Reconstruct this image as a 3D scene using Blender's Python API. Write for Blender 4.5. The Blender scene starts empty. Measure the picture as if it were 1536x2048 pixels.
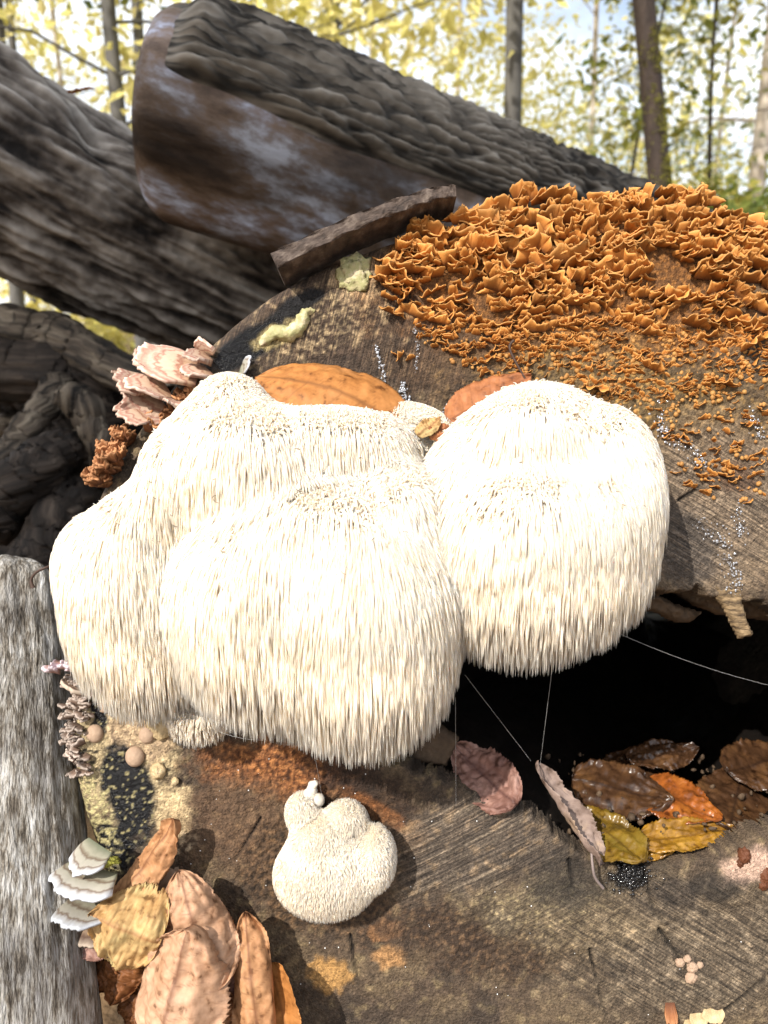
import bpy, math, random
import numpy as np
from mathutils import Vector
R = math.radians
rng = np.random.default_rng(7)
random.seed(7)
sc = bpy.context.scene
col = sc.collection

# ------------------------------------------------------------------ camera
PITCH = R(14.6); F = 1540.0; D = 0.50
CAM = np.array([0, 0, 0.70])
FWD = np.array([0, math.cos(PITCH), -math.sin(PITCH)])
RT = np.array([1.0, 0, 0]); UP = np.array([0, math.sin(PITCH), math.cos(PITCH)]); NN = -FWD
cd = bpy.data.cameras.new('camera'); cam = bpy.data.objects.new('camera', cd); col.objects.link(cam)
cam.location = CAM; cam.rotation_euler = (math.pi/2 - PITCH, 0, 0)
cd.sensor_width = 36; cd.lens = 36*F/2048; cd.clip_start = 0.02; cd.clip_end = 2000
cd.dof.use_dof = True; cd.dof.focus_distance = 0.455; cd.dof.aperture_fstop = 9.5
sc.camera = cam
# ------------------------------------------------------------------ light
SUN_EL = R(42); SUN_AZ = R(37)       # azimuth: towards the left behind the camera
SD = np.array([-math.sin(SUN_AZ)*math.cos(SUN_EL), -math.cos(SUN_AZ)*math.cos(SUN_EL), math.sin(SUN_EL)])
w = bpy.data.worlds.new('World'); sc.world = w; w.use_nodes = True
nt = w.node_tree; bg = nt.nodes['Background']
sky = nt.nodes.new('ShaderNodeTexSky'); sky.sky_type = 'NISHITA'; sky.sun_disc = False
sky.sun_elevation = SUN_EL; sky.sun_rotation = math.atan2(SD[0], SD[1])
sky.air_density = 1.0; sky.dust_density = 4.0; sky.ozone_density = 1.0
tcw = nt.nodes.new('ShaderNodeTexCoord'); mpw = nt.nodes.new('ShaderNodeMapping'); mpw.inputs['Scale'].default_value = (2.2, 2.2, 5); nt.links.new(tcw.outputs['Generated'], mpw.inputs[0])
nzw = nt.nodes.new('ShaderNodeTexNoise'); nzw.inputs['Scale'].default_value = 1.6; nzw.inputs['Detail'].default_value = 5; nt.links.new(mpw.outputs[0], nzw.inputs['Vector'])
mrw = nt.nodes.new('ShaderNodeMapRange'); mrw.inputs[1].default_value = .36; mrw.inputs[2].default_value = .60; mrw.inputs[3].default_value = .20; mrw.inputs[4].default_value = .95; nt.links.new(nzw.outputs['Fac'], mrw.inputs[0])
mxw = nt.nodes.new('ShaderNodeMix'); mxw.data_type = 'RGBA'; mxw.inputs[7].default_value = (7.0, 7.3, 7.7, 1)
nt.links.new(mrw.outputs[0], mxw.inputs[0]); nt.links.new(sky.outputs[0], mxw.inputs[6]); nt.links.new(mxw.outputs[2], bg.inputs[0]); bg.inputs[1].default_value = 0.15
sl = bpy.data.lights.new('sun', 'SUN'); so = bpy.data.objects.new('sun', sl); col.objects.link(so)
sl.energy = 4.6; sl.angle = R(0.53); sl.color = (1, 0.94, 0.85)
so.rotation_euler = Vector(-SD).to_track_quat('-Z', 'Y').to_euler(); so.location = (-3, -4, 5)
vs = sc.view_settings; vs.view_transform = 'Standard'; vs.look = 'None'; vs.gamma = 1; vs.use_curve_mapping = False
vs.exposure = 0.60
sc.cycles.max_bounces = 8; sc.cycles.diffuse_bounces = 5; sc.cycles.use_denoising = True

# ------------------------------------------------------------------ positions
S0 = D/F
def fr(px, py, h=0.0):                       # pixel on a plane h in front of the cut face -> (x, v, n)
    d = D-np.asarray(h, float)
    return np.stack(np.broadcast_arrays((np.asarray(px)-768)/F*d, (1024-np.asarray(py))/F*d, np.asarray(h, float)), -1)
def fw(q):                                   # face frame -> world
    q = np.asarray(q, float)
    return CAM + D*FWD + q[..., :1]*RT + q[..., 1:2]*UP + q[..., 2:3]*NN
def dirw(q):
    q = np.asarray(q, float); return q[..., :1]*RT + q[..., 1:2]*UP + q[..., 2:3]*NN
def P(px, py, h=0.0): return fw(fr(px, py, h))
def PD(px, py, d):                           # pixel at optical depth d
    return CAM + d*(FWD + (px-768)/F*RT + (1024-py)/F*UP)
def nrm(a): a = np.asarray(a, float); return a/np.maximum(np.linalg.norm(a, axis=-1, keepdims=True), 1e-12)

# ------------------------------------------------------------------ noise
_perm = rng.permutation(256); _perm = np.concatenate([_perm, _perm, _perm])
_g = nrm(rng.normal(size=(256, 3)))
def pn(p):
    p = np.asarray(p, float); i = np.floor(p).astype(int); f = p-i; i &= 255
    u = f*f*f*(f*(f*6-15)+10); out = 0
    for dx in (0, 1):
        for dy in (0, 1):
            for dz in (0, 1):
                h = _perm[_perm[_perm[(i[..., 0]+dx) & 255]+((i[..., 1]+dy) & 255)]+((i[..., 2]+dz) & 255)]
                g = _g[h]; dd = f-np.array([dx, dy, dz])
                wt = (u[..., 0] if dx else 1-u[..., 0])*(u[..., 1] if dy else 1-u[..., 1])*(u[..., 2] if dz else 1-u[..., 2])
                out = out + wt*(g*dd).sum(-1)
    return out*1.6
def fbm(p, o=4):
    a = 1; s = 0; t = 0; p = np.asarray(p, float)
    for k in range(o):
        s = s+a*pn(p+k*17.3); t += a; a *= .5; p = p*2.03
    return s/t
def sm(a, b, x): t = np.clip((x-a)/(b-a), 0, 1); return t*t*(3-2*t)

# ------------------------------------------------------------------ mesh helpers
def mk(name, v, f, mat, parent=None, smooth=True, attrs=None):
    v = np.asarray(v, float)
    me = bpy.data.meshes.new(name)
    fl = f if isinstance(f, list) else [f]
    fl = [np.asarray(x, int) for x in fl if len(x)]
    org = np.array(parent.matrix_world.translation if parent and parent.parent is None else (0, 0, 0)) if parent else v.mean(0)
    if parent is not None: org = np.array(parent['_org'])
    vv = v-org
    me.vertices.add(len(v)); me.vertices.foreach_set('co', vv.astype(np.float32).ravel())
    nl = sum(x.size for x in fl); npoly = sum(len(x) for x in fl)
    me.loops.add(nl); me.loops.foreach_set('vertex_index', np.concatenate([x.ravel() for x in fl]).astype(np.int32))
    me.polygons.add(npoly)
    tot = np.concatenate([np.full(len(x), x.shape[1]) for x in fl]); st = np.concatenate([[0], np.cumsum(tot)[:-1]])
    me.polygons.foreach_set('loop_start', st.astype(np.int32))
    me.polygons.foreach_set('use_smooth', np.full(npoly, smooth))
    for k, a in (attrs or {}).items():
        a = np.asarray(a, np.float32)
        if a.ndim == 1: at = me.attributes.new(k, 'FLOAT', 'POINT'); at.data.foreach_set('value', a)
        else: at = me.attributes.new(k, 'FLOAT_VECTOR', 'POINT'); at.data.foreach_set('vector', a.ravel())
    me.update(calc_edges=True); me.validate()
    me.materials.append(mat)
    o = bpy.data.objects.new(name, me); col.objects.link(o)
    if parent is not None:
        o.parent = parent; o['_org'] = list(org)
    else:
        o.location = org; o['_org'] = list(org)
    return o
def root(name, label, cat, loc, group=None):
    e = bpy.data.objects.new(name, None); col.objects.link(e); e.location = loc; e.empty_display_size = .02
    e['_org'] = list(map(float, loc)); return tag(e, label, cat, group)
def tag(o, label=None, cat=None, group=None, kind=None):
    if label: o['label'] = label
    if cat: o['category'] = cat
    if group: o['group'] = group
    if kind: o['kind'] = kind
    return o
def gridf(nu, nv, wrap_v=False):
    i, j = np.meshgrid(np.arange(nu-1), np.arange(nv if wrap_v else nv-1), indexing='ij')
    j2 = (j+1) % nv
    return np.stack([i*nv+j, (i+1)*nv+j, (i+1)*nv+j2, i*nv+j2], -1).reshape(-1, 4)
def tubes(pts, rad, sides=6):
    """pts (S,K,3), rad (S,K) -> one set of verts/faces, closed at the ends by the small radii"""
    pts = np.asarray(pts, float); rad = np.asarray(rad, float)
    S, K, _ = pts.shape
    t = np.gradient(pts, axis=1); t = nrm(t)
    ref = np.where(np.abs(t[:, :1, 2:3]) > .9, np.array([1., 0, 0]), np.array([0, 0, 1.]))
    ref = np.broadcast_to(ref, t.shape)
    a = nrm(np.cross(t, ref)); b = np.cross(t, a)
    th = np.arange(sides)/sides*2*np.pi
    v = pts[:, :, None]+rad[:, :, None, None]*(np.cos(th)[:, None]*a[:, :, None]+np.sin(th)[:, None]*b[:, :, None])
    v = v.reshape(-1, 3)
    g = gridf(K, sides, True)
    f = (g[None]+(np.arange(S)*K*sides)[:, None, None]).reshape(-1, 4)
    return v, f
def tube(pts, rad, sides=8, cap=True):
    v, f = tubes(np.asarray(pts, float)[None], np.asarray(rad, float)[None], sides)
    return v, f
def spline(pts, n):
    pts = np.asarray(pts, float); k = len(pts)
    t = np.linspace(0, k-1, n); i = np.clip(t.astype(int), 0, k-2); u = (t-i)[:, None]
    p1 = pts[i]; p2 = pts[i+1]; p0 = pts[np.maximum(i-1, 0)]; p3 = pts[np.minimum(i+2, k-1)]
    return .5*((2*p1)+(-p0+p2)*u+(2*p0-5*p1+4*p2-p3)*u*u+(-p0+3*p1-3*p2+p3)*u**3)
def ico(n=8, m=6):
    th = np.linspace(0, np.pi, m); ph = np.arange(n)/n*2*np.pi
    v = np.stack([np.sin(th)[:, None]*np.cos(ph), np.sin(th)[:, None]*np.sin(ph), np.cos(th)[:, None]+0*ph], -1).reshape(-1, 3)
    return v, gridf(m, n, True)
def join(parts):
    vs_, fs_, off = [], [], 0
    for v, f in parts: vs_.append(v); fs_.append(np.asarray(f)+off); off += len(v)
    return np.concatenate(vs_), np.concatenate(fs_)

# ------------------------------------------------------------------ materials
def M(name, base=None, rough=.7, spec=.3):
    m = bpy.data.materials.new(name); m.use_nodes = True
    b = m.node_tree.nodes['Principled BSDF']; b.inputs['Roughness'].default_value = rough
    b.inputs['Specular IOR Level'].default_value = spec
    if base: b.inputs['Base Color'].default_value = (*base, 1)
    return m, m.node_tree.nodes, m.node_tree.links, b
def N(nodes, kind, **kw):
    n = nodes.new('ShaderNode'+kind)
    for k, v in kw.items(): setattr(n, k, v)
    return n
def ramp(nodes, stops):
    r = nodes.new('ShaderNodeValToRGB'); e = r.color_ramp.elements
    while len(e) < len(stops): e.new(.5)
    for q, (p_, c) in zip(e, stops): q.position = p_; q.color = (*c, 1)
    return r
def noisemat(name, stops, scale=(20, 20, 20), rough=.75, bump=.3, bscale=None, detail=6, attr=None, spec=.3, dist=.002, nrough=.6, broad=None):
    """colour from stretched noise on object or attribute coordinates, with matching bump"""
    m, n, l, b = M(name, rough=rough, spec=spec)
    if attr: tc = N(n, 'Attribute', attribute_name=attr); out = tc.outputs['Vector']
    else: tc = N(n, 'TexCoord'); out = tc.outputs['Object']
    mp = N(n, 'Mapping'); mp.inputs['Scale'].default_value = scale; l.new(out, mp.inputs[0])
    t = N(n, 'TexNoise'); t.inputs['Scale'].default_value = 1; t.inputs['Detail'].default_value = detail; t.inputs['Roughness'].default_value = nrough
    l.new(mp.outputs[0], t.inputs['Vector'])
    r = ramp(n, stops); l.new(t.outputs['Fac'], r.inputs[0]); cout = r.outputs[0]
    if broad:
        mb = N(n, 'Mapping'); mb.inputs['Scale'].default_value = broad[0]; l.new(out, mb.inputs[0]); tb = N(n, 'TexNoise'); tb.inputs['Scale'].default_value = 1; tb.inputs['Detail'].default_value = 4; l.new(mb.outputs[0], tb.inputs['Vector'])
        rb = ramp(n, broad[1]); l.new(tb.outputs['Fac'], rb.inputs[0]); mxb = N(n, 'Mix', data_type='RGBA', blend_type='MULTIPLY'); mxb.inputs[0].default_value = 1; l.new(cout, mxb.inputs[6]); l.new(rb.outputs[0], mxb.inputs[7]); cout = mxb.outputs[2]
    l.new(cout, b.inputs['Base Color'])
    mp2 = N(n, 'Mapping'); mp2.inputs['Scale'].default_value = bscale or tuple(3*s for s in scale); l.new(out, mp2.inputs[0])
    t2 = N(n, 'TexNoise'); t2.inputs['Scale'].default_value = 1; t2.inputs['Detail'].default_value = 5; l.new(mp2.outputs[0], t2.inputs['Vector'])
    bp = N(n, 'Bump'); bp.inputs['Strength'].default_value = bump; bp.inputs['Distance'].default_value = dist
    l.new(t2.outputs['Fac'], bp.inputs['Height']); l.new(bp.outputs[0], b.inputs['Normal'])
    return m
MAT = {}
# painted wood of the cut face: per-vertex stain colour times fine grain
m, n, l, b = M('cut_wood', rough=.75, spec=.3)
a = N(n, 'Attribute', attribute_name='stain'); tc = N(n, 'TexCoord')
t = N(n, 'TexNoise'); t.inputs['Scale'].default_value = 520; t.inputs['Detail'].default_value = 6; t.inputs['Roughness'].default_value = .75; l.new(tc.outputs['Object'], t.inputs['Vector'])
r = ramp(n, [(.3, (.42,)*3), (.5, (.9,)*3), (.72, (1.7,)*3)]); l.new(t.outputs['Fac'], r.inputs[0])
mx = N(n, 'Mix', data_type='RGBA', blend_type='MULTIPLY'); mx.inputs[0].default_value = 1
l.new(a.outputs['Color'], mx.inputs[6]); l.new(r.outputs[0], mx.inputs[7])
fu = N(n, 'Attribute', attribute_name='fuv'); sw = N(n, 'Attribute', attribute_name='saw'); sx = N(n, 'SeparateXYZ'); l.new(sw.outputs['Vector'], sx.inputs[0])
prev = mx.outputs[2]; hts = []
for k_, (an_, el_) in enumerate(((27, 30), (-31, 22), (76, 18))):
    mp = N(n, 'Mapping'); mp.vector_type = 'TEXTURE'; mp.inputs['Rotation'].default_value = (0, 0, R(an_)); mp.inputs['Scale'].default_value = (el_*.0013, .0013, 1); l.new(fu.outputs['Vector'], mp.inputs[0])
    tn = N(n, 'TexNoise'); tn.inputs['Scale'].default_value = 1; tn.inputs['Detail'].default_value = 5; tn.inputs['Roughness'].default_value = .7; l.new(mp.outputs[0], tn.inputs['Vector'])
    rp = ramp(n, [(.34, (.22, .21, .22)), (.5, (.9, .88, .85)), (.66, (2.1, 2.0, 1.85))]); l.new(tn.outputs['Fac'], rp.inputs[0])
    m2 = N(n, 'Mix', data_type='RGBA', blend_type='MULTIPLY'); l.new(sx.outputs[k_], m2.inputs[0]); l.new(prev, m2.inputs[6]); l.new(rp.outputs[0], m2.inputs[7]); prev = m2.outputs[2]
    mm = N(n, 'Math', operation='MULTIPLY'); l.new(tn.outputs['Fac'], mm.inputs[0]); l.new(sx.outputs[k_], mm.inputs[1]); hts.append(mm.outputs[0])
l.new(prev, b.inputs['Base Color'])
w_ = N(n, 'Attribute', attribute_name='wet'); mr = N(n, 'MapRange'); mr.inputs[3].default_value = .8; mr.inputs[4].default_value = .22
l.new(w_.outputs['Fac'], mr.inputs[0]); l.new(mr.outputs[0], b.inputs['Roughness'])
t2 = N(n, 'TexNoise'); t2.inputs['Scale'].default_value = 700; t2.inputs['Detail'].default_value = 4; l.new(tc.outputs['Object'], t2.inputs['Vector'])
bp = N(n, 'Bump'); bp.inputs['Strength'].default_value = .9; bp.inputs['Distance'].default_value = .0022
for h_ in hts:
    ad = N(n, 'Math', operation='ADD'); l.new(t2.outputs[0] if h_ is hts[0] else last, ad.inputs[0]); l.new(h_, ad.inputs[1]); last = ad.outputs[0]
l.new(last, bp.inputs['Height']); l.new(bp.outputs[0], b.inputs['Normal'])
MAT['cut'] = m
# white fungus
def fungmat(name, c1, c2, tr_=.35):
    m, n, l, b = M(name, rough=.55, spec=.2)
    tc = N(n, 'TexCoord'); t = N(n, 'TexNoise'); t.inputs['Scale'].default_value = 45; t.inputs['Detail'].default_value = 3; l.new(tc.outputs['Object'], t.inputs['Vector'])
    r = ramp(n, [(.35, c1), (.65, c2)]); l.new(t.outputs['Fac'], r.inputs[0]); l.new(r.outputs[0], b.inputs['Base Color'])
    b.subsurface_method = 'BURLEY'; b.inputs['Subsurface Weight'].default_value = .65; b.inputs['Subsurface Radius'].default_value = (1, .8, .58); b.inputs['Subsurface Scale'].default_value = .0030
    if False:
        tr = N(n, 'BsdfTranslucent'); l.new(r.outputs[0], tr.inputs[0]); ms = N(n, 'MixShader'); ms.inputs[0].default_value = tr_
        l.new(b.outputs[0], ms.inputs[1]); l.new(tr.outputs[0], ms.inputs[2]); l.new(ms.outputs[0], n['Material Output'].inputs[0])
    return m
MAT['white'] = fungmat('fungus_white', (.515, .468, .395), (.575, .535, .47), .25)
MAT['flesh'] = fungmat('fungus_flesh', (.52, .465, .38), (.575, .525, .45), 0)
# coloured by an 'edge' attribute (0 attached, 1 rim) through a ramp, with noise
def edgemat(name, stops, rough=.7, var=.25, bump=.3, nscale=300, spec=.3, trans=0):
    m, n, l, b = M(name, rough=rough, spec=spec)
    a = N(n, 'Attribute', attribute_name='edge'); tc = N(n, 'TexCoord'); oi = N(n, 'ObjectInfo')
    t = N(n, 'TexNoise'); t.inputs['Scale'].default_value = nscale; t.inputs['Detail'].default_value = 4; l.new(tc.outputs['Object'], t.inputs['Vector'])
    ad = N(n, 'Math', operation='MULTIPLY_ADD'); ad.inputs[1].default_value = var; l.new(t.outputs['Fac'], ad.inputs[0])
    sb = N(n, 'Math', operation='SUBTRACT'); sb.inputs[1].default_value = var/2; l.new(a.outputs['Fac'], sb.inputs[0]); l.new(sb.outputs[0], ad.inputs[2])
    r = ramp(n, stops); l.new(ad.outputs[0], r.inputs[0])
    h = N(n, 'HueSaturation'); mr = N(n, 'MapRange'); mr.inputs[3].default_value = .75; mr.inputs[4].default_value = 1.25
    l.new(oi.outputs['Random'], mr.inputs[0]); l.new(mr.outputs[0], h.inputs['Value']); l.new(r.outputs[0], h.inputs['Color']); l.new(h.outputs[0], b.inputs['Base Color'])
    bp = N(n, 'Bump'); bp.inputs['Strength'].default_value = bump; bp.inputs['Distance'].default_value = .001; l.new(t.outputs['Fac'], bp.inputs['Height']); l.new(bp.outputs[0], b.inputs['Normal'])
    return m
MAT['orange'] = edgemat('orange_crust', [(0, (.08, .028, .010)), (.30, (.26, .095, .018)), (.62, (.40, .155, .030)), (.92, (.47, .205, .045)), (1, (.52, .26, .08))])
MAT['nodule'] = edgemat('yellow_nodule', [(0, (.26, .11, .03)), (1, (.50, .27, .08))])
MAT['rust'] = edgemat('rust_crust', [(0, (.09, .03, .012)), (.6, (.25, .095, .035)), (1, (.38, .18, .08))])
MAT['pink'] = edgemat('pink_bracket', [(0, (.16, .08, .05)), (.22, (.34, .22, .14)), (.32, (.22, .10, .065)), (.40, (.40, .28, .20)), (.56, (.42, .30, .22)), (.63, (.26, .12, .085)), (.72, (.42, .30, .23)), (.86, (.30, .15, .11)), (.93, (.38, .22, .17)), (1, (.50, .38, .31))], var=.3)
MAT['pale'] = edgemat('pale_bracket', [(0, (.10, .11, .07)), (.3, (.24, .225, .17)), (.42, (.11, .08, .055)), (.5, (.26, .245, .20)), (.68, (.28, .26, .22)), (.74, (.13, .095, .07)), (.82, (.30, .29, .28)), (1, (.42, .44, .48))], var=.13)
MAT['brownzone'] = edgemat('brown_zoned_bracket', [(0, (.10, .06, .04)), (.3, (.28, .19, .12)), (.45, (.10, .06, .04)), (.6, (.32, .22, .15)), (.75, (.12, .07, .05)), (1, (.42, .34, .27))], var=.12)
MAT['lilac'] = edgemat('lilac_bracket', [(0, (.16, .09, .07)), (.6, (.34, .20, .17)), (1, (.55, .46, .50))])
MAT['darkfrill'] = edgemat('dark_frill', [(0, (.07, .045, .03)), (.6, (.18, .12, .09)), (1, (.34, .28, .24))])
MAT['cream'] = noisemat('cream_crust', [(.3, (.28, .20, .10)), (.55, (.46, .35, .20)), (.75, (.54, .45, .31))], (160,)*3, bump=.7, dist=.0015)
MAT['puff'] = noisemat('puff', [(.3, (.28, .19, .13)), (.7, (.38, .27, .19))], (120,)*3, bump=.3)
MAT['green_crust'] = noisemat('green_crust', [(.3, (.40, .32, .20)), (.5, (.30, .29, .13)), (.62, (.52, .45, .30)), (.75, (.58, .46, .34))], (110,)*3, bump=.8, dist=.0015)
MAT['bark_strip'] = noisemat('bark_strip', [(.3, (.022, .015, .012)), (.52, (.07, .050, .040)), (.75, (.17, .135, .11))], (60, 60, 300), bump=.5, attr='uvw')
MAT['tan_wood'] = noisemat('tan_wood', [(.36, (.035, .022, .013)), (.5, (.14, .095, .05)), (.68, (.30, .21, .115))], (140, 140, 500), bump=.6, dist=.0015)
MAT['lip'] = noisemat('dark_lip', [(.3, (.035, .022, .013)), (.6, (.09, .058, .034)), (.8, (.16, .11, .07))], (100,)*3, bump=.6)
MAT['hollow'] = noisemat('hollow_wall', [(.3, (.004, .003, .002)), (.7, (.011, .007, .005))], (60,)*3, bump=.6, rough=.6)  # near-black: the shade inside the hollow is put into the wall colour
MAT['bark'] = noisemat('log_bark', [(.3, (.025, .02, .016)), (.55, (.07, .055, .042)), (.8, (.13, .105, .08))], (40,)*3, bump=.8, dist=.004)
MAT['grey_bark'] = noisemat('grey_bark', [(.25, (.035, .03, .026)), (.5, (.13, .115, .10)), (.75, (.25, .23, .20))], (45, 45, 45), bump=.8, dist=.004)
MAT['ridge_bark'] = edgemat('ridged_bark', [(.0, (.006, .006, .005)), (.40, (.03, .027, .023)), (.62, (.12, .106, .088)), (1, (.33, .30, .255))], var=.22, nscale=70, rough=.85)
MAT['smooth_wood'] = noisemat('smooth_wood', [(.28, (.016, .011, .009)), (.39, (.06, .040, .028)), (.48, (.12, .083, .057)), (.54, (.15, .13, .125)), (.63, (.31, .33, .375))], (10, 20, 20), bump=.6, bscale=(60, 160, 160), attr='uvw', rough=.6, detail=9, nrough=.68, broad=((4, 9, 9), [(.36, (.30, .28, .27)), (.5, (.95, .92, .9)), (.66, (2.0, 2.15, 2.5))]))
MAT['rough_wood'] = edgemat('rough_wood', [(.0, (.010, .008, .007)), (.22, (.07, .057, .047)), (.46, (.20, .175, .15)), (.85, (.46, .425, .38))], var=.55, nscale=60, rough=.85, bump=.6)
MAT['grey_wood'] = noisemat('grey_wood', [(.33, (.035, .028, .022)), (.44, (.15, .13, .105)), (.53, (.31, .30, .28)), (.68, (.50, .50, .50))], (60, 190, 190), bump=1, bscale=(140, 620, 620), attr='uvw', dist=.003, detail=9, nrough=.74, broad=((20, 34, 34), [(.36, (.50, .48, .47)), (.5, (.92, .89, .85)), (.66, (1.25, 1.26, 1.28))]))
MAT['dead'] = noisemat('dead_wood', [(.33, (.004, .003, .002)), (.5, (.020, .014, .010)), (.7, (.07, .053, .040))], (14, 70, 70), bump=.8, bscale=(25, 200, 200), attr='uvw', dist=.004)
MAT['pale_dead'] = noisemat('pale_dead_wood', [(.36, (.010, .008, .006)), (.5, (.075, .058, .042)), (.68, (.21, .175, .13))], (12, 70, 70), bump=.8, bscale=(25, 200, 200), attr='uvw', dist=.004)
MAT['ground'] = noisemat('leaf_litter', [(.3, (.05, .032, .018)), (.5, (.14, .085, .04)), (.7, (.24, .15, .06))], (9, 9, 9), bump=.8, dist=.03)
m, n, l, b = M('slime', (.34, .35, .38), .10, 1.0); b.inputs['Coat Weight'].default_value = 1; b.inputs['Metallic'].default_value = .35; MAT['slime'] = m
m, n, l, b = M('silk', (.75, .75, .75), .4, .5); MAT['silk'] = m
m, n, l, b = M('dark_stem', (.05, .028, .02), .6); MAT['stem'] = m
m, n, l, b = M('grey_stem', (.20, .16, .15), .6); MAT['stalk'] = m
m, n, l, b = M('tar', (.008, .008, .009), .12, .8); MAT['tar'] = m
m, n, l, b = M('fleck', (.09, .05, .02), .6); MAT['fleck'] = m

def leafmat(name, c0, c1, vein, c2=None, rough=.6, trans=.25, wet=False):
    m, n, l, b = M(name, rough=.3 if wet else rough, spec=.5 if wet else .3)
    tc = N(n, 'TexCoord'); t = N(n, 'TexNoise'); t.inputs['Scale'].default_value = 38; t.inputs['Detail'].default_value = 6; t.inputs['Roughness'].default_value = .62; l.new(tc.outputs['Object'], t.inputs['Vector'])
    r = ramp(n, [(.33, c0), (.52, c1), (.7, c2 or c1)]); l.new(t.outputs['Fac'], r.inputs[0])
    ts = N(n, 'TexNoise'); ts.inputs['Scale'].default_value = 150; ts.inputs['Detail'].default_value = 3; l.new(tc.outputs['Object'], ts.inputs['Vector'])
    rs = ramp(n, [(.30, (.35, .30, .26)), (.40, (.85, .83, .80)), (.55, (1, 1, 1)), (.75, (1.18, 1.18, 1.15))]); l.new(ts.outputs['Fac'], rs.inputs[0]); ms_ = N(n, 'Mix', data_type='RGBA', blend_type='MULTIPLY'); ms_.inputs[0].default_value = 1; l.new(r.outputs[0], ms_.inputs[6]); l.new(rs.outputs[0], ms_.inputs[7])
    v = N(n, 'Attribute', attribute_name='vein'); mx = N(n, 'Mix', data_type='RGBA'); l.new(v.outputs['Fac'], mx.inputs[0]); l.new(ms_.outputs[2], mx.inputs[6]); mx.inputs[7].default_value = (*vein, 1)
    l.new(mx.outputs[2], b.inputs['Base Color'])
    t2 = N(n, 'TexNoise'); t2.inputs['Scale'].default_value = 260; t2.inputs['Detail'].default_value = 5; l.new(tc.outputs['Object'], t2.inputs['Vector'])
    bp = N(n, 'Bump'); bp.inputs['Strength'].default_value = .35; bp.inputs['Distance'].default_value = .001; l.new(t2.outputs['Fac'], bp.inputs['Height']); l.new(bp.outputs[0], b.inputs['Normal'])
    if trans:
        tr = N(n, 'BsdfTranslucent'); l.new(mx.outputs[2], tr.inputs[0]); ms = N(n, 'MixShader'); ms.inputs[0].default_value = trans
        l.new(b.outputs[0], ms.inputs[1]); l.new(tr.outputs[0], ms.inputs[2]); l.new(ms.outputs[0], n['Material Output'].inputs[0])
    return m
MAT['l_orange'] = leafmat('leaf_orange', (.36, .14, .035), (.46, .195, .055), (.20, .08, .025), (.42, .19, .065))
MAT['l_red'] = leafmat('leaf_red', (.30, .11, .045), (.40, .155, .06), (.20, .07, .03))
MAT['l_tan'] = leafmat('leaf_tan', (.42, .23, .13), (.53, .32, .20), (.18, .08, .045), (.58, .37, .25))
MAT['l_brown'] = leafmat('leaf_brown', (.36, .17, .075), (.48, .25, .12), (.16, .06, .025), (.54, .31, .16))
MAT['l_yellow'] = leafmat('leaf_yellow_tan', (.46, .26, .10), (.54, .36, .16), (.28, .13, .05), (.44, .36, .17))
MAT['l_mauve'] = leafmat('leaf_mauve', (.12, .055, .045), (.22, .115, .09), (.08, .035, .03), (.36, .22, .18), trans=.1)
MAT['l_dark'] = leafmat('leaf_dark', (.11, .042, .016), (.20, .075, .024), (.06, .025, .01), trans=.2)
MAT['l_grey'] = leafmat('leaf_grey', (.17, .12, .10), (.27, .20, .17), (.13, .08, .06), (.34, .24, .15), trans=.1)
MAT['l_olive'] = leafmat('leaf_olive_wet', (.06, .038, .010), (.17, .10, .012), (.08, .045, .01), (.15, .11, .02), wet=True, trans=.1)
MAT['l_gold'] = leafmat('leaf_gold_wet', (.12, .055, .010), (.27, .135, .014), (.13, .06, .012), (.36, .20, .03), wet=True, trans=.1)
MAT['l_rustwet'] = leafmat('leaf_rust_wet', (.09, .028, .008), (.26, .075, .014), (.10, .03, .008), (.34, .12, .02), wet=True, trans=.1)
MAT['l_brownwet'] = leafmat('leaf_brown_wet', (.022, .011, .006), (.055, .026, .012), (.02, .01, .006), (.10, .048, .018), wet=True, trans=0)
def canopymat(name, c0, c1, c2):
    m, n, l, b = M(name, rough=.6, spec=.3)
    a = N(n, 'Attribute', attribute_name='tint'); r = ramp(n, [(0, c0), (.5, c1), (1, c2)]); l.new(a.outputs['Fac'], r.inputs[0]); l.new(r.outputs[0], b.inputs['Base Color'])
    tr = N(n, 'BsdfTranslucent'); l.new(r.outputs[0], tr.inputs[0]); ms = N(n, 'MixShader'); ms.inputs[0].default_value = .45
    l.new(b.outputs[0], ms.inputs[1]); l.new(tr.outputs[0], ms.inputs[2]); l.new(ms.outputs[0], n['Material Output'].inputs[0])
    return m
MAT['c_yellow'] = canopymat('canopy_yellow', (.55, .52, .15), (.78, .72, .27), (.86, .78, .40))
MAT['c_green'] = canopymat('canopy_green', (.10, .14, .03), (.22, .24, .05), (.42, .36, .08))
MAT['c_olive'] = canopymat('canopy_olive', (.18, .22, .12), (.32, .36, .20), (.52, .50, .28))
MAT['t_grey'] = noisemat('tree_bark_grey', [(.3, (.05, .048, .045)), (.7, (.14, .135, .125))], (12, 12, 3), bump=.6, dist=.02)
MAT['t_brown'] = noisemat('tree_bark_brown', [(.3, (.016, .011, .009)), (.7, (.05, .034, .026))], (14, 14, 4), bump=.6, dist=.02)
MAT['t_pale'] = noisemat('tree_bark_pale', [(.3, (.30, .25, .19)), (.7, (.58, .52, .44))], (9, 9, 5), bump=.4, dist=.02)
MAT['moss'] = noisemat('moss', [(.3, (.10, .10, .015)), (.6, (.24, .23, .035)), (.8, (.36, .32, .06))], (25,)*3, bump=1, dist=.02)

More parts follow.
